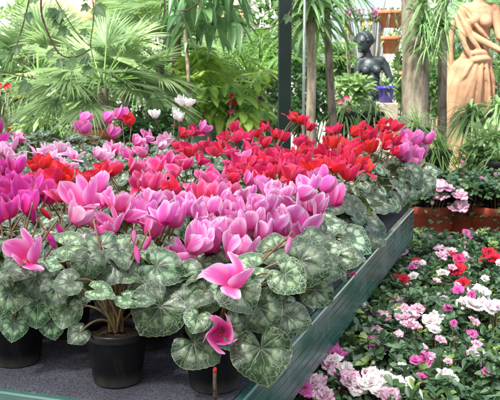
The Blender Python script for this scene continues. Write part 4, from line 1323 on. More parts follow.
# feather palms
def feather_palm(label, c, nf, L, seed, mat='areca', lean=(0, 0), ll=.2):
    root = empty('feather_palm', (c[0], c[1], 0)); tag(root, label, 'palm', 'feather palms')
    r = random.Random(seed)
    m_ = MB(); s_ = MB()
    z0 = c[2]
    for i in range(nf):
        az = i * 2.399963 + r.uniform(-.3, .3); el = r.uniform(.55, 1.35)
        d = nrm([math.cos(az) * math.cos(el) + lean[0], math.sin(az) * math.cos(el) + lean[1], math.sin(el)])
        l = L * r.uniform(.75, 1.1)
        b0 = np.array([r.uniform(-.05, .05), r.uniform(-.05, .05), z0])
        t = np.linspace(0, 1, 16)[:, None]
        h = np.array([d[0], d[1], 0])
        pts = b0 + d * l * t + G * .38 * l * t ** 2.2 + h * .15 * l * t ** 2
        tube(m_, pts, np.linspace(.009, .0025, 16), 5, rnd=.6, cap=False)
        T = np.gradient(pts, axis=0)
        for j in range(3, 16):
            for q in (0, .5):
                jj = min(15, j + q); p = pts[int(jj)] * (1 - (jj % 1)) + pts[min(15, int(jj) + 1)] * (jj % 1)
                tt = nrm(T[int(jj)]); sd_ = nrm(np.cross(tt, [0, 0, 1]))
                for sg in (-1, 1):
                    dd = tt * .75 + sd_ * sg * 1.0 + np.array([0, 0, r.uniform(-.05, .25)])
                    blade(m_, p, dd, ll * (1.1 - .5 * j / 15) * r.uniform(.85, 1.1), .016, r.uniform(.3, .8), 'lance', 6, .2, rnd=r.random())
    m_.build('crown', M[mat], root)
    for k in range(3):
        a_ = k * 2.1
        tube(s_, [(math.cos(a_) * .05, math.sin(a_) * .05, 0), (math.cos(a_) * .03, math.sin(a_) * .03, z0 + .05)], [.03, .018], 9)
    s_.build('trunk', M['bark'], root)
    return root
feather_palm('feather palm with arching fronds left of the green post', P(258, 95, 6.9), 17, .95, 2)
feather_palm('feather palm behind the far bench near the post', P(238, 100, 8.4), 14, 1.15, 5)
feather_palm('feather palm at the back, between the strap-leaved trees and bronze statue', P(330, 95, 9.4), 14, 1.2, 8)
feather_palm('feather palm behind the thick trunk', P(432, 110, 8.6), 14, 1.2, 9)

# strap-leaved trees right of the post
def strap_tree(label, base, top, Y, r0, heads, n, L, w, mat, seed, droop=.75):
    root = empty('strap_leaved_tree', P(base[0], base[1], Y) * [1, 1, 0]); tag(root, label, 'tree', 'strap-leaved trees')
    loc = np.array(root.location)
    trunk(root, trunk_path(base[0], base[1], Y, top[0], top[1], seed=seed, wob=.02), r0, r0 * .75, M['bark_p'] if seed % 2 else M['bark'])
    m_ = MB()
    for i, (hx, hy) in enumerate(heads):
        strap_tuft(m_, P(hx, hy, Y) - loc, n, L, w, -.2, 1.3, droop, seed * 10 + i)
    m_.build('crown', M[mat], root)
strap_tree('strap-leaved tree with rough brown trunk just right of the post', (311, 130), (310, 15), 5.0, .032, [(310, 22), (306, 4), (318, -2)], 48, .30, .022, 'strap', 31)
strap_tree('slimmer strap-leaved tree with leaning trunk, second from the post', (333, 130), (326, 10), 5.3, .029, [(327, 12), (337, -8)], 42, .30, .022, 'strap', 32)

# thick trunk with tufts
root = empty('tufted_tree', P(415, 150, 5.6) * [1, 1, 0]); tag(root, 'thick grey-brown trunk hung with grassy tufts, right of the bronze statue', 'tree')
loc = np.array(root.location)
trunk(root, trunk_path(416, 150, 5.6, 414, -40, seed=41, wob=.02), .088, .080, M['bark'], 20, .14)
for i, (px, py, n, L) in enumerate(((423, 26, 80, .19), (443, 26, 70, .20), (422, 2, 60, .19), (446, 2, 60, .20), (432, 46, 50, .17))):
    m_ = MB(); c = P(px, py, 5.42) - loc
    strap_tuft(m_, c, int(n * 1.3), L * 1.05, .008, -.5, 1.5, .75, 50 + i, 11)
    if abs(px - 414) > 12:
        tube(m_, bez(P(418, py + 14, 5.55) - loc, P((px + 418) / 2, py + 8, 5.5) - loc, c, 6), .008, 6)
    m_.build('leaf_tuft', M['strap'], root)
root = empty('slender_tree', P(443, 170, 5.8) * [1, 1, 0]); tag(root, 'slender trunk between the thick trunk and terracotta statue', 'tree')
trunk(root, trunk_path(442, 170, 5.8, 443, -60, seed=44), .032, .028, M['bark'])
m_ = MB(); strap_tuft(m_, P(443, -55, 5.8) - np.array(root.location), 60, .36, .02, -.3, 1.3, .8, 77); m_.build('crown', M['strap'], root)

# spider plants and grasses
def tuft_plant(name, label, px, py, Y, n, L, w, mat, seed, pot=None, el=(-.35, 1.35), droop=.9, cat='plant', group=None):
    c = P(px, py, Y)
    root = empty(name, (c[0], c[1], 0)); tag(root, label, cat, group)
    m_ = MB(); strap_tuft(m_, (0, 0, c[2]), n, L, w, el[0], el[1], droop, seed, 10); m_.build('leaves', M[mat], root)
    pr = pot or (.075, 'black')
    h = min(.13, c[2] - .02)
    me = pot_mesh('pot', pr[0], h, M[pr[1]], rimh=.03, lip=.01)
    o = link('pot', me, root); o.location = (0, 0, c[2] - h)
    if c[2] - h > .05:
        m_ = MB(); tube(m_, [(0, 0, 0), (0, 0, .01), (0, 0, .012), (0, 0, c[2] - h - .004)], [.09, .09, .02, .02], 12); m_.build('stand', M['post'], root)
    return root
tuft_plant('spider_plant', 'striped spider plant in front of the terracotta statue legs', 473, 116, 5.8, 120, .30, .015, 'strap_v', 3, group='spider plants')
tuft_plant('spider_plant', 'striped spider plant at the right edge beside the statue', 500, 112, 5.6, 90, .28, .015, 'strap_v', 4, group='spider plants')
tuft_plant('spider_plant', 'bright spider plant at the right edge above the clay pots', 500, 160, 4.6, 60, .2, .012, 'strap_v', 5, group='spider plants')
tuft_plant('grass_plant', 'wispy grass plant at the foot of the thick trunk', 416, 128, 5.0, 110, .30, .007, 'bush_l', 6, droop=.8, group='grassy plants')
tuft_plant('grass_plant', 'wispy grass plant right of the red cyclamens', 438, 150, 4.9, 90, .26, .007, 'areca', 7, droop=.8, group='grassy plants')
tuft_plant('grass_plant', 'pale grass plant under the bronze statue', 372, 112, 5.6, 90, .25, .009, 'bush_l', 8, droop=.9, group='grassy plants')
tuft_plant('grass_plant', 'grass plant between the two strap-leaved trunks', 345, 112, 5.6, 60, .22, .010, 'bush_l', 9, droop=.9, group='grassy plants')

# fill shrubs: label, px, py, Y, rx, ry, rz, n, L, w, mat, kind
SH = [
 ('light shrub in front of the bronze statue', 352, 94, 6.6, .13, .14, .14, 400, .06, .045, 'bush_l', 'oval'),
 ('dark glossy shrub between green post and strap-leaved trees', 300, 95, 6.2, .16, .2, .28, 520, .07, .045, 'bush_d', 'oval'),
 ('shrub with round leaves behind the leaning trunk', 338, 66, 8.9, .14, .2, .26, 420, .08, .05, 'bush_m', 'oval'),
 ('pale shrub right of the bronze statue', 399, 78, 8.8, .12, .2, .30, 480, .07, .045, 'bush_l', 'oval'),
 ('green shrub left of the slender trunk, low down', 428, 100, 7.0, .22, .2, .30, 560, .07, .04, 'bush_m', 'lance'),
 ('shrub behind the statue drapery', 452, 90, 8.0, .25, .2, .4, 520, .08, .04, 'bush_m', 'lance'),
 ('leafy shrub at the right edge beside the statue arm', 500, 80, 7.2, .18, .2, .35, 520, .08, .035, 'bush_m', 'lance'),
 ('dark shrub behind the money tree stems', 232, 104, 6.9, .38, .22, .22, 600, .08, .05, 'bush_d', 'oval'),
 ('mid green shrub under the drooping tree', 178, 72, 7.0, .30, .25, .32, 600, .09, .05, 'bush_m', 'lance'),
 ('pale green shrub in the top left corner', 20, 30, 7.6, .42, .3, .28, 620, .11, .045, 'bush_l', 'lance'),
 ('pale shrub behind the large fan palm', 92, 55, 8.2, .45, .3, .34, 620, .10, .05, 'bush_l', 'lance'),
 ('light shrub below the far left bench', 12, 95, 6.7, .30, .2, .20, 420, .10, .05, 'bush_l', 'lance'),
 ('green shrub low on the left beneath the hazy palm', 60, 120, 5.9, .24, .2, .14, 480, .09, .03, 'bush_l', 'lance'),
 ('dark shrub beside the large palm pot', 150, 128, 4.9, .2, .15, .10, 380, .06, .035, 'bush_d', 'oval'),
 ('tall dark shrub far behind the green post', 262, 30, 9.5, .55, .35, .55, 900, .13, .05, 'bush_m', 'lance'),
 ('tall shrub far behind the strap-leaved trees', 305, 40, 10.2, .40, .35, .55, 700, .12, .05, 'bush_m', 'lance'),
 ('tall shrub far behind the top left vines', 55, 70, 10.4, .9, .4, .40, 900, .14, .06, 'bush_l', 'lance'),
 ('tall shrub far behind the yellow-green palm', 150, 40, 10.0, .6, .35, .6, 900, .13, .06, 'bush_l', 'lance'),
 ('tall shrub far behind the drooping tree', 210, 35, 10.8, .5, .35, .7, 800, .13, .06, 'bush_m', 'lance'),
 ('tall dark shrub far behind the statue and slender trunk', 470, 40, 10.6, .6, .4, .8, 900, .13, .05, 'bush_m', 'lance'),
 ('low shrub far behind the bronze statue', 372, 92, 10.4, .6, .3, .35, 700, .11, .05, 'bush_m', 'lance'),
 ('tall shrub far behind the thick trunk', 425, 20, 10.0, .25, .3, .6, 500, .12, .05, 'bush_m', 'lance'),
 ('leafy green shrub beside the terracotta statue feet', 476, 158, 4.9, .09, .10, .06, 240, .07, .022, 'bush_m', 'lance'),
 ('light green shrub between spider plants and the clay pots', 490, 140, 4.9, .12, .12, .08, 320, .07, .022, 'bush_l', 'lance'),
 *[(f'dark leafy shrub in the far row behind everything, {w_}', px_, 92 + (i_ % 3) * 6, 9.2 + (i_ % 2) * .8, .42, .3, .42, 900, .10, .045, 'bush_m' if i_ % 2 else 'bush_d', 'lance') for i_, (px_, w_) in enumerate(((62, 'leftmost'), (105, 'behind the large fan palm'), (146, 'left of the white cyclamens'), (188, 'behind the money tree stems'), (232, 'right of the money tree'), (272, 'just left of the post'), (312, 'behind the strap-leaved trunks'), (452, 'beside the terracotta statue')))],
 ('shrub beyond the left edge of the picture', -40, 60, 8.6, .5, .3, .5, 600, .12, .05, 'bush_m', 'lance'),
 ('shrub beyond the right edge of the picture', 560, 60, 8.4, .5, .3, .6, 600, .12, .05, 'bush_m', 'lance'),
]
for i, (lb, px, py, Y, rx, ry, rz, n, L, w, mt, kd) in enumerate(SH):
    bush('shrub', lb, P(px, py, Y), (rx, ry, rz), n, L, w, mt, 300 + i, kd, group='background shrubs')

# small flowering plants in the background
def flower_spray(name, label, px, py, Y, n, sx, sz, colour, size, seed, cat='flowers', leaf='bush_m'):
    c = P(px, py, Y)
    root = empty(name, (c[0], c[1], 0)); tag(root, label, cat)
    r = random.Random(seed)
    m_ = MB(); f_ = MB(); s_ = MB()
    for i in range(n):
        q = np.array([r.uniform(-sx, sx), r.uniform(-.08, .08), c[2] + r.uniform(-sz, sz)])
        for k in range(7):
            a_ = k * .9; blade(f_, q, (math.cos(a_), -.5, math.sin(a_)), size, size * .8, .1, 'oval', 5, .1, up=(0, -1, .2), rnd=r.random())
        for k in range(6):
            d = nrm([r.gauss(0, 1), r.gauss(0, 1), r.gauss(0, .7)])
            blade(m_, q + np.array([0, .04, -.04]), d, .06, .03, .4, 'lance', 5, .1, rnd=r.random())
        tube(s_, bez((0, 0, 0), (q[0] * .5, 0, q[2] * .7), q, 6), .004, 4)
    f_.build('blossom', PET[colour], root); m_.build('foliage', M[leaf], root); s_.build('stem', M['bark'], root)
    return root
flower_spray('flowering_plant', 'bright pink blossom row high up behind the bronze statue', 372, 14, 9.2, 44, .32, .05, 'orchid', .018, 1)
flower_spray('flowering_plant', 'yellow blossom clump above the bronze statue head', 358, 27, 8.4, 9, .13, .04, 'yellow', .02, 2)
flower_spray('flowering_plant', 'red blossoms at the far left edge above the pink cyclamens', -2, 91, 5.4, 12, .07, .04, 'red', .02, 3)
flower_spray('flowering_plant', 'yellow blossoms near the left edge beside the red ones', 19, 93, 6.0, 8, .05, .03, 'yellow', .02, 4)
flower_spray('flowering_plant', 'small red blossoms below the money tree', 231, 103, 5.25, 9, .025, .05, 'red', .016, 5)
flower_spray('flowering_plant', 'purple blossoms standing in for unclear dark shapes, upper left behind the vines', 28, 29, 7.0, 16, .10, .07, 'magenta', .035, 6)  # made-up blossoms in place of vague dark shapes
flower_spray('flowering_plant', 'small orange-pink blossoms right of the green post', 345, 104, 6.0, 10, .05, .05, 'rose', .016, 7)

# clay pots on the far benches
def small_pot(name, label, pos, R, Hh, mat, group, leaf=True, seed=0):
    root = empty(name, pos); tag(root, label, 'plant pot', group)
    link('pot_body', pot_mesh('pot_body', R, Hh, M[mat], rimh=Hh * .2, lip=.006, seg=20), root)
    if leaf:
        m_ = MB(); strap_tuft(m_, (0, 0, Hh * .8), 16, .1, .02, .2, 1.3, .5, seed, 6, 'lance'); m_.build('plant', M['bush_m'], root)
NUM = ['leftmost', 'second from left', 'third from left', 'fourth from left', 'fifth from left', 'sixth from left', 'rightmost']
for i in range(6):
    small_pot('clay_pot', f'small red clay pot on the bench by the post, {NUM[i] if i < 5 else NUM[6]}', (-.33 + i * .085, 6.42, .802), .038, .075, 'redpot', 'red clay pots in a row', i % 2 == 0, i)
for i in range(3):
    small_pot('clay_pot', f'small orange clay pot on the little bench at the left, {["leftmost", "middle one", "rightmost"][i]}', (-1.60 + i * .10, 6.02, .802), .036, .06, 'terra', 'orange clay pots at the left', True, 40 + i)
q = P(386, 93, 7.4)
root = empty('blue_pot', (q[0], q[1], q[2] - .075)); tag(root, 'glazed violet-blue pot on a stand right of the bronze statue', 'plant pot')
link('pot_body', pot_mesh('pot_body', .072, .13, M['bluepot'], rimh=.02, lip=.008), root)
m_ = MB(); box(m_, (-.09, -.09, -(q[2] - .075)), (.09, .09, -.002), bev=.005); m_.build('stand', M['stone'], root, False)
m_ = MB(); strap_tuft(m_, (0, 0, .1), 30, .16, .02, .3, 1.3, .6, 5, 7, 'lance'); m_.build('plant', M['bush_m'], root)

# hanging clay pots
m_ = MB(); box(m_, (-.2, 8.46, 2.9), (2.6, 8.54, 2.98), bev=.004); box(m_, (-.24, 8.46, 0), (-.16, 8.54, 2.9), bev=.004); box(m_, (2.56, 8.46, 0), (2.64, 8.54, 2.9), bev=.004)
o = m_.build('hanging_rail', M['post'], None, False); tag(o, 'far green rail from which the orange clay pots hang', 'rail')
for i, (px, py, R, lb) in enumerate(((391, 18, .12, 'upper'), (388, 44, .09, 'lower'), (403, 78, .09, 'lowest and rightmost'))):
    q = P(px, py, 8.5)
    root = empty('hanging_pot', (q[0], q[1] + (.0 if i == 0 else -.18 * i), q[2] - .09)); tag(root, f'orange clay hanging pot between bronze statue and thick trunk, the {lb} one', 'hanging pot', 'hanging clay pots')
    link('pot_body', pot_mesh('pot_body', R, .16, M['terra'], rimh=.03, lip=.01), root)
    m_ = MB()
    topz = 2.9 - (q[2] - .09)
    for k in range(3):
        a_ = k * 2.09; tube(m_, [(math.cos(a_) * R, math.sin(a_) * R, .155), (0, (.0 if i == 0 else .18 * i) * .4, .5), (0, (.0 if i == 0 else .18 * i), topz)], .003, 4)
    m_.build('hanger', M['metal'], root)
    m_ = MB(); strap_tuft(m_, (0, 0, .14), 26, .16, .025, .1, 1.3, .8, 90 + i, 7, 'lance'); m_.build('plant', M['bush_l'], root)

# ---- hanging vines, upper left
def vine(label, pts, Y, rad, leaves, seed):
    P3 = [P(x, y, Y) for x, y in pts]
    # rise to the overhead beam
    top = P3[0].copy(); tz = 2.62
    up = [np.array([top[0], 4.24 + (Y - 4.24) * 0, tz]), np.array([top[0] + .02, (4.24 + Y) / 2, (tz + top[2]) / 2])]
    path = np.array(up + P3)
    # smooth resample
    idx = np.linspace(0, len(path) - 1, 50)
    sm = np.stack([np.interp(idx, np.arange(len(path)), path[:, k]) for k in range(3)], 1)
    for _ in range(4): sm[1:-1] = (sm[:-2] + sm[1:-1] * 2 + sm[2:]) / 4
    root = empty('hanging_vine', path[0]); tag(root, label, 'vine', 'bare hanging vines')
    m_ = MB(); tube(m_, sm - path[0], np.linspace(rad * 1.2, rad * .7, 50), 6); m_.build('stem', M['twig'], root)
    r = random.Random(seed)
    if leaves:
        m_ = MB()
        for i in range(leaves):
            q = sm[r.randint(10, 49)] - path[0]
            d0 = nrm([r.uniform(-1, 1), -.4, r.uniform(-1, -.1)]); sd_ = nrm(np.cross(d0, [0, -1, .3]))
            q2 = q + d0 * .03
            s0 = r.uniform(.45, .85); rn = r.uniform(0, .7)
            tube(m_, [q, q2], .0015, 4, cap=False)
            for a, l in ((0, .08), (.75, .06), (-.75, .06), (1.6, .04), (-1.6, .04)):
                blade(m_, q2, d0 * math.cos(a) + sd_ * math.sin(a), l * s0, l * s0 * .55, .1, 'lance', 5, .1, up=(0, -1, .3), rnd=rn)
        m_.build('leaves', M['bush_m'], root)
vine('thin bare vine slanting down at the far left corner', [(30, -4), (24, 22), (17, 45), (10, 62)], 4.15, .0035, 5, 1)
vine('dark looping vine curling up under the top left leaves', [(41, -4), (41, 14), (48, 34), (57, 52), (66, 58), (78, 57), (90, 49)], 4.1, .0048, 4, 2)
vine('short twig reaching in from the left edge', [(-12, 50), (-6, 70), (4, 72), (20, 76), (36, 79)], 4.0, .0035, 2, 3)
vine('vine with lobed leaves hanging above the large palm', [(52, -6), (68, 20), (80, 38), (92, 48)], 4.2, .0028, 6, 4)
vine('lobed-leaf vine dangling near the yellow-green palm', [(92, -6), (94, 12), (93, 26), (90, 45), (94, 62)], 4.2, .003, 7, 5)
vine('short dark vine hanging at the top beside the pale palm', [(164, -6), (165, 8), (163, 20)], 4.1, .0045, 0, 6)
vine('short dark twig at the top left of the drooping tree', [(204, -6), (196, 5), (188, 10), (180, 11)], 4.1, .0045, 0, 7)
vine('slim twig crossing the green post near the top', [(297, -6), (290, 12), (280, 24), (268, 29), (252, 30)], 4.15, .003, 1, 8)

# ================================================================== STATUES
def capsule(m_, a, b, ra, rb, seg=12, n=8):
    a, b = np.asarray(a, dtype=float), np.asarray(b, dtype=float)
    t = np.linspace(0, 1, n)
    pts = [a - nrm(b - a) * ra * .8] + [a + (b - a) * x for x in t] + [b + nrm(b - a) * rb * .8]
    rr = [ra * .5] + [ra + (rb - ra) * x for x in t] + [rb * .5]
    tube(m_, pts, rr, seg)
def hand(m_, w, d, side, s=1.0):
    d = nrm(d); side = nrm(np.asarray(side, dtype=float) - d * np.dot(side, d)); n = np.cross(d, side)
    w = np.asarray(w, dtype=float)
    capsule(m_, w, w + d * .05 * s, .020 * s, .026 * s)
    for k, l in enumerate((.055, .065, .060, .045)):
        o = w + d * .07 * s + side * (k - 1.5) * .014 * s
        capsule(m_, o, o + (d * .8 + n * .4) * l * s * .6, .0075 * s, .007 * s, 8, 3)
        capsule(m_, o + (d * .8 + n * .4) * l * s * .6, o + (d * .8 + n * .4) * l * s * .6 + (d * .3 + n * .8) * l * .4 * s, .007 * s, .006 * s, 8, 3)
    capsule(m_, w + d * .03 * s - side * .02 * s, w + d * .075 * s - side * .045 * s + n * .01, .009 * s, .007 * s, 8, 4)
def head(m_, c, yaw, s=1.0, bun=True):
    """head centred at c; face looks along yaw direction"""
    c = np.asarray(c, dtype=float)
    fx, fy = math.cos(yaw), math.sin(yaw)
    f = np.array([fx, fy, 0]); sd_ = np.array([-fy, fx, 0]); up = np.array([0, 0, 1.0])
    R = np.stack([f, sd_, up], 1)
    ellipsoid(m_, c, (.085 * s, .068 * s, .098 * s), rot=R)
    ellipsoid(m_, c + f * .03 * s - up * .045 * s, (.052 * s, .048 * s, .055 * s), rot=R)
    ellipsoid(m_, c + f * .092 * s - up * .012 * s, (.016 * s, .010 * s, .026 * s), rot=R)         # nose
    ellipsoid(m_, c + f * .078 * s - up * .050 * s, (.012 * s, .020 * s, .007 * s), rot=R)         # lips
    ellipsoid(m_, c + f * .070 * s - up * .082 * s, (.018 * s, .020 * s, .016 * s), rot=R)         # chin
    for q in (-1, 1):
        ellipsoid(m_, c + f * .070 * s + sd_ * q * .028 * s + up * .022 * s, (.016 * s, .022 * s, .006 * s), rot=R)   # brow
        ellipsoid(m_, c + f * .070 * s + sd_ * q * .028 * s + up * .004 * s, (.010 * s, .014 * s, .008 * s), rot=R)   # eye
        ellipsoid(m_, c + sd_ * q * .070 * s - up * .01 * s, (.016 * s, .008 * s, .026 * s), rot=R)   # ear
def hair(m_, c, yaw, s=1.0):
    c = np.asarray(c, dtype=float)
    f = np.array([math.cos(yaw), math.sin(yaw), 0]); sd_ = np.array([-f[1], f[0], 0]); up = np.array([0, 0, 1.0])
    ellipsoid(m_, c - f * .018 * s + up * .022 * s, (.088 * s, .080 * s, .092 * s))
    ellipsoid(m_, c - f * .105 * s + up * .015 * s, (.045 * s, .042 * s, .042 * s))
    for k in range(9):
        a_ = -1.4 + k * .35
        o = c + up * .085 * s * math.cos(a_) + sd_ * .085 * s * math.sin(a_) + f * .035 * s
        ellipsoid(m_, o, (.02 * s, .02 * s, .02 * s), 8, 6)
    capsule(m_, c - f * .05 * s + up * .06 * s, c - f * .13 * s + up * .03 * s, .035 * s, .02 * s)
def skirt(m_, rings, nf=11, seg=72, tw=1.2, ph=0.0, amp=1.0):
    zs = np.linspace(rings[0][0], rings[-1][0], 60)
    R = np.array(rings)[::-1] if rings[0][0] > rings[-1][0] else np.array(rings)
    V = []
    th = np.linspace(0, 2 * PI, seg, endpoint=False)
    z0, z1 = rings[0][0], rings[-1][0]
    for z in zs:
        cx, cy, rx, ry, am = (np.interp(z, R[:, 0], R[:, k]) for k in range(1, 6))
        f = (z0 - z) / (z0 - z1)
        ang = nf * th + tw * f * 2.2 + ph + .8 * np.sin(th * 2 + f * 2)
        fold = np.abs(np.sin(ang / 2)) ** .7 - .6
        k = 1 + am * amp * (fold + .35 * np.sin(th * 17 + f * 5))
        V.append(np.stack([cx + rx * k * np.cos(th), cy + ry * k * np.sin(th), np.full(seg, z)], 1))
    V = np.array(V)
    c0 = V[0].mean(0); c1 = V[-1].mean(0)
    V = np.concatenate([(c0 + (V[:1] - c0) * .02), V, (c1 + (V[-1:] - c1) * .02)])
    m_.add(V, gf(len(V), seg, True))
def remesh(o, vox, smooth=4):
    m = o.modifiers.new('join', 'REMESH'); m.mode = 'VOXEL'; m.voxel_size = vox; m.use_smooth_shade = True
    s_ = o.modifiers.new('soften', 'SMOOTH'); s_.factor = .5; s_.iterations = smooth

# terracotta figure
Y = 6.6
k_ = F / Y * 1.0
fo = P(475, 175, Y)
stt = empty('terracotta_statue', (fo[0], Y, fo[2])); tag(stt, 'life-size terracotta statue of a draped woman, right edge, behind the azaleas', 'statue')
b = MB()
# torso (local: x right in picture, -y towards the camera)
def tp(px, py, dy=0.0):
    q = P(px, py, Y); return np.array([q[0] - fo[0], dy, q[2] - fo[2]])
chest = tp(478, 18); waist = tp(478, 48); pelv = tp(473, 70)
ellipsoid(b, chest, (.125, .085, .12)); ellipsoid(b, tp(477, 34), (.100, .075, .10)); ellipsoid(b, waist, (.085, .068, .09)); ellipsoid(b, tp(475, 60), (.115, .085, .10))
ellipsoid(b, tp(471, 21, -.075), (.042, .040, .045)); ellipsoid(b, tp(484, 22, -.075), (.042, .040, .045))
capsule(b, tp(479, 6), tp(480, -10), .042, .038)
capsule(b, tp(465, 9), tp(494, 9), .045, .045)
head(b, tp(481, -23, -.01), -PI / 2 + .4, 1.1)
# her left arm (right in the picture): upper arm across, forearm out to the right
capsule(b, tp(494, 11), tp(497, 34, -.06), .042, .034); capsule(b, tp(497, 36, -.06), tp(514, 46, -.18), .034, .024)
hand(b, tp(514, 46, -.18), (1, -.5, -.1), (0, .3, 1))
# her right arm: down across the waist towards the right
capsule(b, tp(462, 12), tp(466, 34, -.08), .040, .032); capsule(b, tp(466, 34, -.08), tp(494, 50, -.16), .031, .022)
hand(b, tp(494, 50, -.16), (1, -.2, -.15), (0, .2, 1))
bd = b.build('figure', M['clay_statue'], stt); remesh(bd, .008, 4)
b = MB()
skirt(b, [(tp(0, 56)[2], tp(478, 0)[0], 0, .105, .085, .05), (tp(0, 66)[2], tp(474, 0)[0], -.005, .145, .11, .10), (tp(0, 84)[2], tp(470, 0)[0], -.01, .165, .125, .13), (tp(0, 105)[2], tp(468, 0)[0], -.01, .165, .13, .16), (tp(0, 130)[2], tp(464, 0)[0], 0, .155, .13, .20), (tp(0, 155)[2], tp(460, 0)[0], 0, .17, .14, .24), (.0, tp(453, 0)[0], 0, .22, .17, .28)], 11, 90, 2.0)
# rolled cloth about the hips, over the shoulder and down the left side
def roll(pts, r):
    pts = np.array(pts); idx = np.linspace(0, len(pts) - 1, 26)
    sm = np.stack([np.interp(idx, np.arange(len(pts)), pts[:, k]) for k in range(3)], 1)
    for _ in range(3): sm[1:-1] = (sm[:-2] + sm[1:-1] * 2 + sm[2:]) / 4
    tube(b, sm, [r * (1 + .08 * math.sin(i * .7)) * (.55 + .45 * math.sin(PI * min(1, max(0, (i + 2) / 29)))) for i in range(26)], 10)
roll([tp(462, 58, -.03), tp(470, 53, -.10), tp(480, 52, -.11), tp(490, 57, -.05)], .024)
roll([tp(461, 63, -.03), tp(470, 60, -.115), tp(482, 58, -.12), tp(491, 62, -.05)], .022)
roll([tp(458, 12, -.02), tp(462, 24, -.085), tp(468, 38, -.10), tp(476, 50, -.11)], .024)
roll([tp(456, 14, .02), tp(458, 30, -.07), tp(462, 46, -.09), tp(468, 58, -.10)], .022)
roll([tp(460, 8, .05), tp(463, 6, 0), tp(468, 18, -.09), tp(476, 30, -.10), tp(486, 40, -.09)], .018)
roll([tp(455, 20, .04), tp(451, 44, .02), tp(450, 70, 0), tp(448, 100, 0), tp(446, 130, 0)], .026)
roll([tp(474, 60, -.11), tp(468, 80, -.13), tp(458, 104, -.12), tp(448, 128, -.08)], .017)
roll([tp(478, 60, -.11), tp(476, 84, -.14), tp(472, 112, -.14), tp(466, 140, -.13), tp(456, 168, -.14)], .018)
roll([tp(482, 60, -.11), tp(485, 84, -.12), tp(484, 110, -.12), tp(478, 140, -.12), tp(472, 168, -.14)], .016)
roll([tp(470, 60, -.11), tp(460, 76, -.12), tp(450, 92, -.08)], .016)
roll([tp(486, 62, -.09), tp(491, 80, -.07), tp(491, 104, -.05)], .016)
roll([tp(454, 150, -.10), tp(442, 164, -.14), tp(432, 172, -.12)], .028)
roll([tp(460, 158, -.14), tp(450, 170, -.20), tp(440, 175, -.2)], .026)
cl = b.build('drapery', M['clay_statue'], stt); remesh(cl, .007, 3)
b = MB()
hh = fo[2]
box(b, (-.32, -.27, -hh), (.28, .27, -.08), bev=.01); box(b, (-.36, -.31, -.079), (.32, .31, -.002), bev=.012)
b.build('plinth', M['stone'], stt, False)

# bronze figure
Y = 7.9
fb = P(370, 45, Y); zb = fb[2] - 1.02
bs = empty('bronze_statue', (P(370, 45, Y)[0], Y, zb)); tag(bs, 'dark bronze statue of a woman with tied-up hair, left of the thick trunk', 'statue')
def tq(px, py, dy=0.0):
    q = P(px, py, Y); return np.array([q[0] - fb[0], dy, q[2] - zb])
b = MB()
head(b, tq(364, 43, -.01), PI + .75, .85)
capsule(b, tq(366, 50), tq(369, 60), .034, .042)
ellipsoid(b, tq(371, 67), (.100, .072, .085)); ellipsoid(b, tq(371, 78), (.082, .066, .09)); ellipsoid(b, tq(371, 88), (.085, .07, .08))
capsule(b, tq(361, 61), tq(382, 61), .040, .042)
ellipsoid(b, tq(365, 70, -.062), (.036, .036, .038)); ellipsoid(b, tq(376, 70, -.062), (.036, .036, .038))
capsule(b, tq(384, 63), tq(390, 79, -.01), .036, .028); capsule(b, tq(390, 80, -.01), tq(378, 89, -.12), .028, .019)
hand(b, tq(378, 89, -.12), (-1, -.3, -.1), (0, 0, 1), .85)
capsule(b, tq(359, 63), tq(356, 80, -.02), .034, .027); capsule(b, tq(356, 81, -.02), tq(364, 92, -.12), .026, .018)
hand(b, tq(364, 92, -.12), (.6, -.3, -.6), (0, 0, 1), .85)
ellipsoid(b, tq(371, 97), (.105, .09, .08))
bd = b.build('figure', M['bronze'], bs); remesh(bd, .007, 3)
b = MB(); hair(b, tq(364, 42, 0), PI + .75, .86); hb = b.build('hair', M['bronze'], bs); remesh(hb, .006, 1)
b = MB()
skirt(b, [(tq(0, 90)[2], 0.005, 0, .095, .085, .06), (tq(0, 97)[2], 0, 0, .125, .11, .12), (tq(0, 115)[2], 0, 0, .14, .12, .16), (0.0, -.01, 0, .17, .15, .2)], 10, 72, 1.6, 1.0)
cl = b.build('drapery', M['bronze'], bs); remesh(cl, .008, 2)
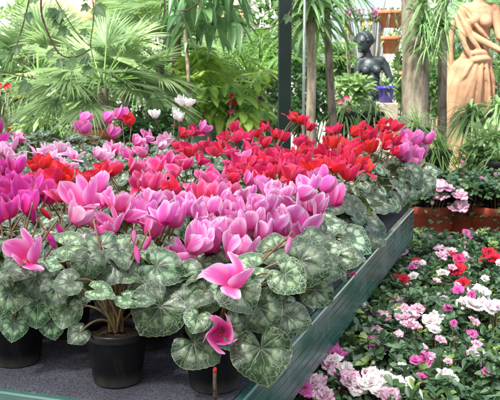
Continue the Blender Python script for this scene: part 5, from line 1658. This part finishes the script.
b = MB(); box(b, (-.22, -.22, -zb), (.22, .22, -.002), bev=.01); b.build('plinth', M['stone'], bs, False)

# ---- unseen cloth added overhead so the benches are shaded and the background stays sunlit
cn_ = NB('sun_screen_cloth')
cn_.col((0.75, 0.75, 0.72)); cn_.rough(0.9, 0.1); cn_.translucent((0.84, 0.84, 0.82), 0.68)
# part of the sunlight is let straight through for highlights and shadows
tp_ = cn_.n('ShaderNodeBsdfTransparent'); mx_ = cn_.n('ShaderNodeMixShader'); mx_.inputs[0].default_value = 0.21
cn_.t.links.new(cn_.out.inputs[0].links[0].from_socket, mx_.inputs[1]); cn_.t.links.new(tp_.outputs[0], mx_.inputs[2]); cn_.t.links.new(mx_.outputs[0], cn_.out.inputs[0])
cp = empty('added_sun_screen', (-1.0, 0.8, 2.72)); tag(cp, 'unseen white cloth added overhead to dim and soften sun on the benches', 'canopy')
m_ = MB()
na2, nb2 = 30, 24
V = np.zeros((nb2, na2, 3))
for j in range(nb2):
    for i in range(na2):
        x = -3.2 + 6.4 * i / (na2 - 1); y = -3.3 + 6.6 * j / (nb2 - 1)
        V[j, i] = (x, y, .03 * math.sin(i * .9) + .02 * math.sin(j * 1.3))
m_.add(V, gf(nb2, na2)); m_.build('cloth', cn_.m, cp)
for sx in (-3.2, 3.2):
    m_ = MB(); tube(m_, [(sx, -3.4, 0), (sx, 3.46, 0)], .025, 8); m_.build('rail', M['post'], cp)
    m_ = MB(); tube(m_, [(sx, -3.3, -2.72), (sx, -3.3, 0)], .025, 8); m_.build('leg', M['post'], cp)

# ---- unseen dark wall added behind the viewer, keeps sky light off the pot fronts
w_ = empty('added_dark_wall', (0, -2.6, 0)); tag(w_, 'unseen dark green wall added behind the viewer to block low sky light', 'wall')
m_ = MB(); box(m_, (-5, -.1, 0), (5, .1, 2.6), bev=.01); m_.build('boards', M['post'], w_, False)
m_ = MB(); box(m_, (-5.05, -.14, 2.602), (5.05, .14, 2.66), bev=.01); m_.build('coping', M['post'], w_, False)
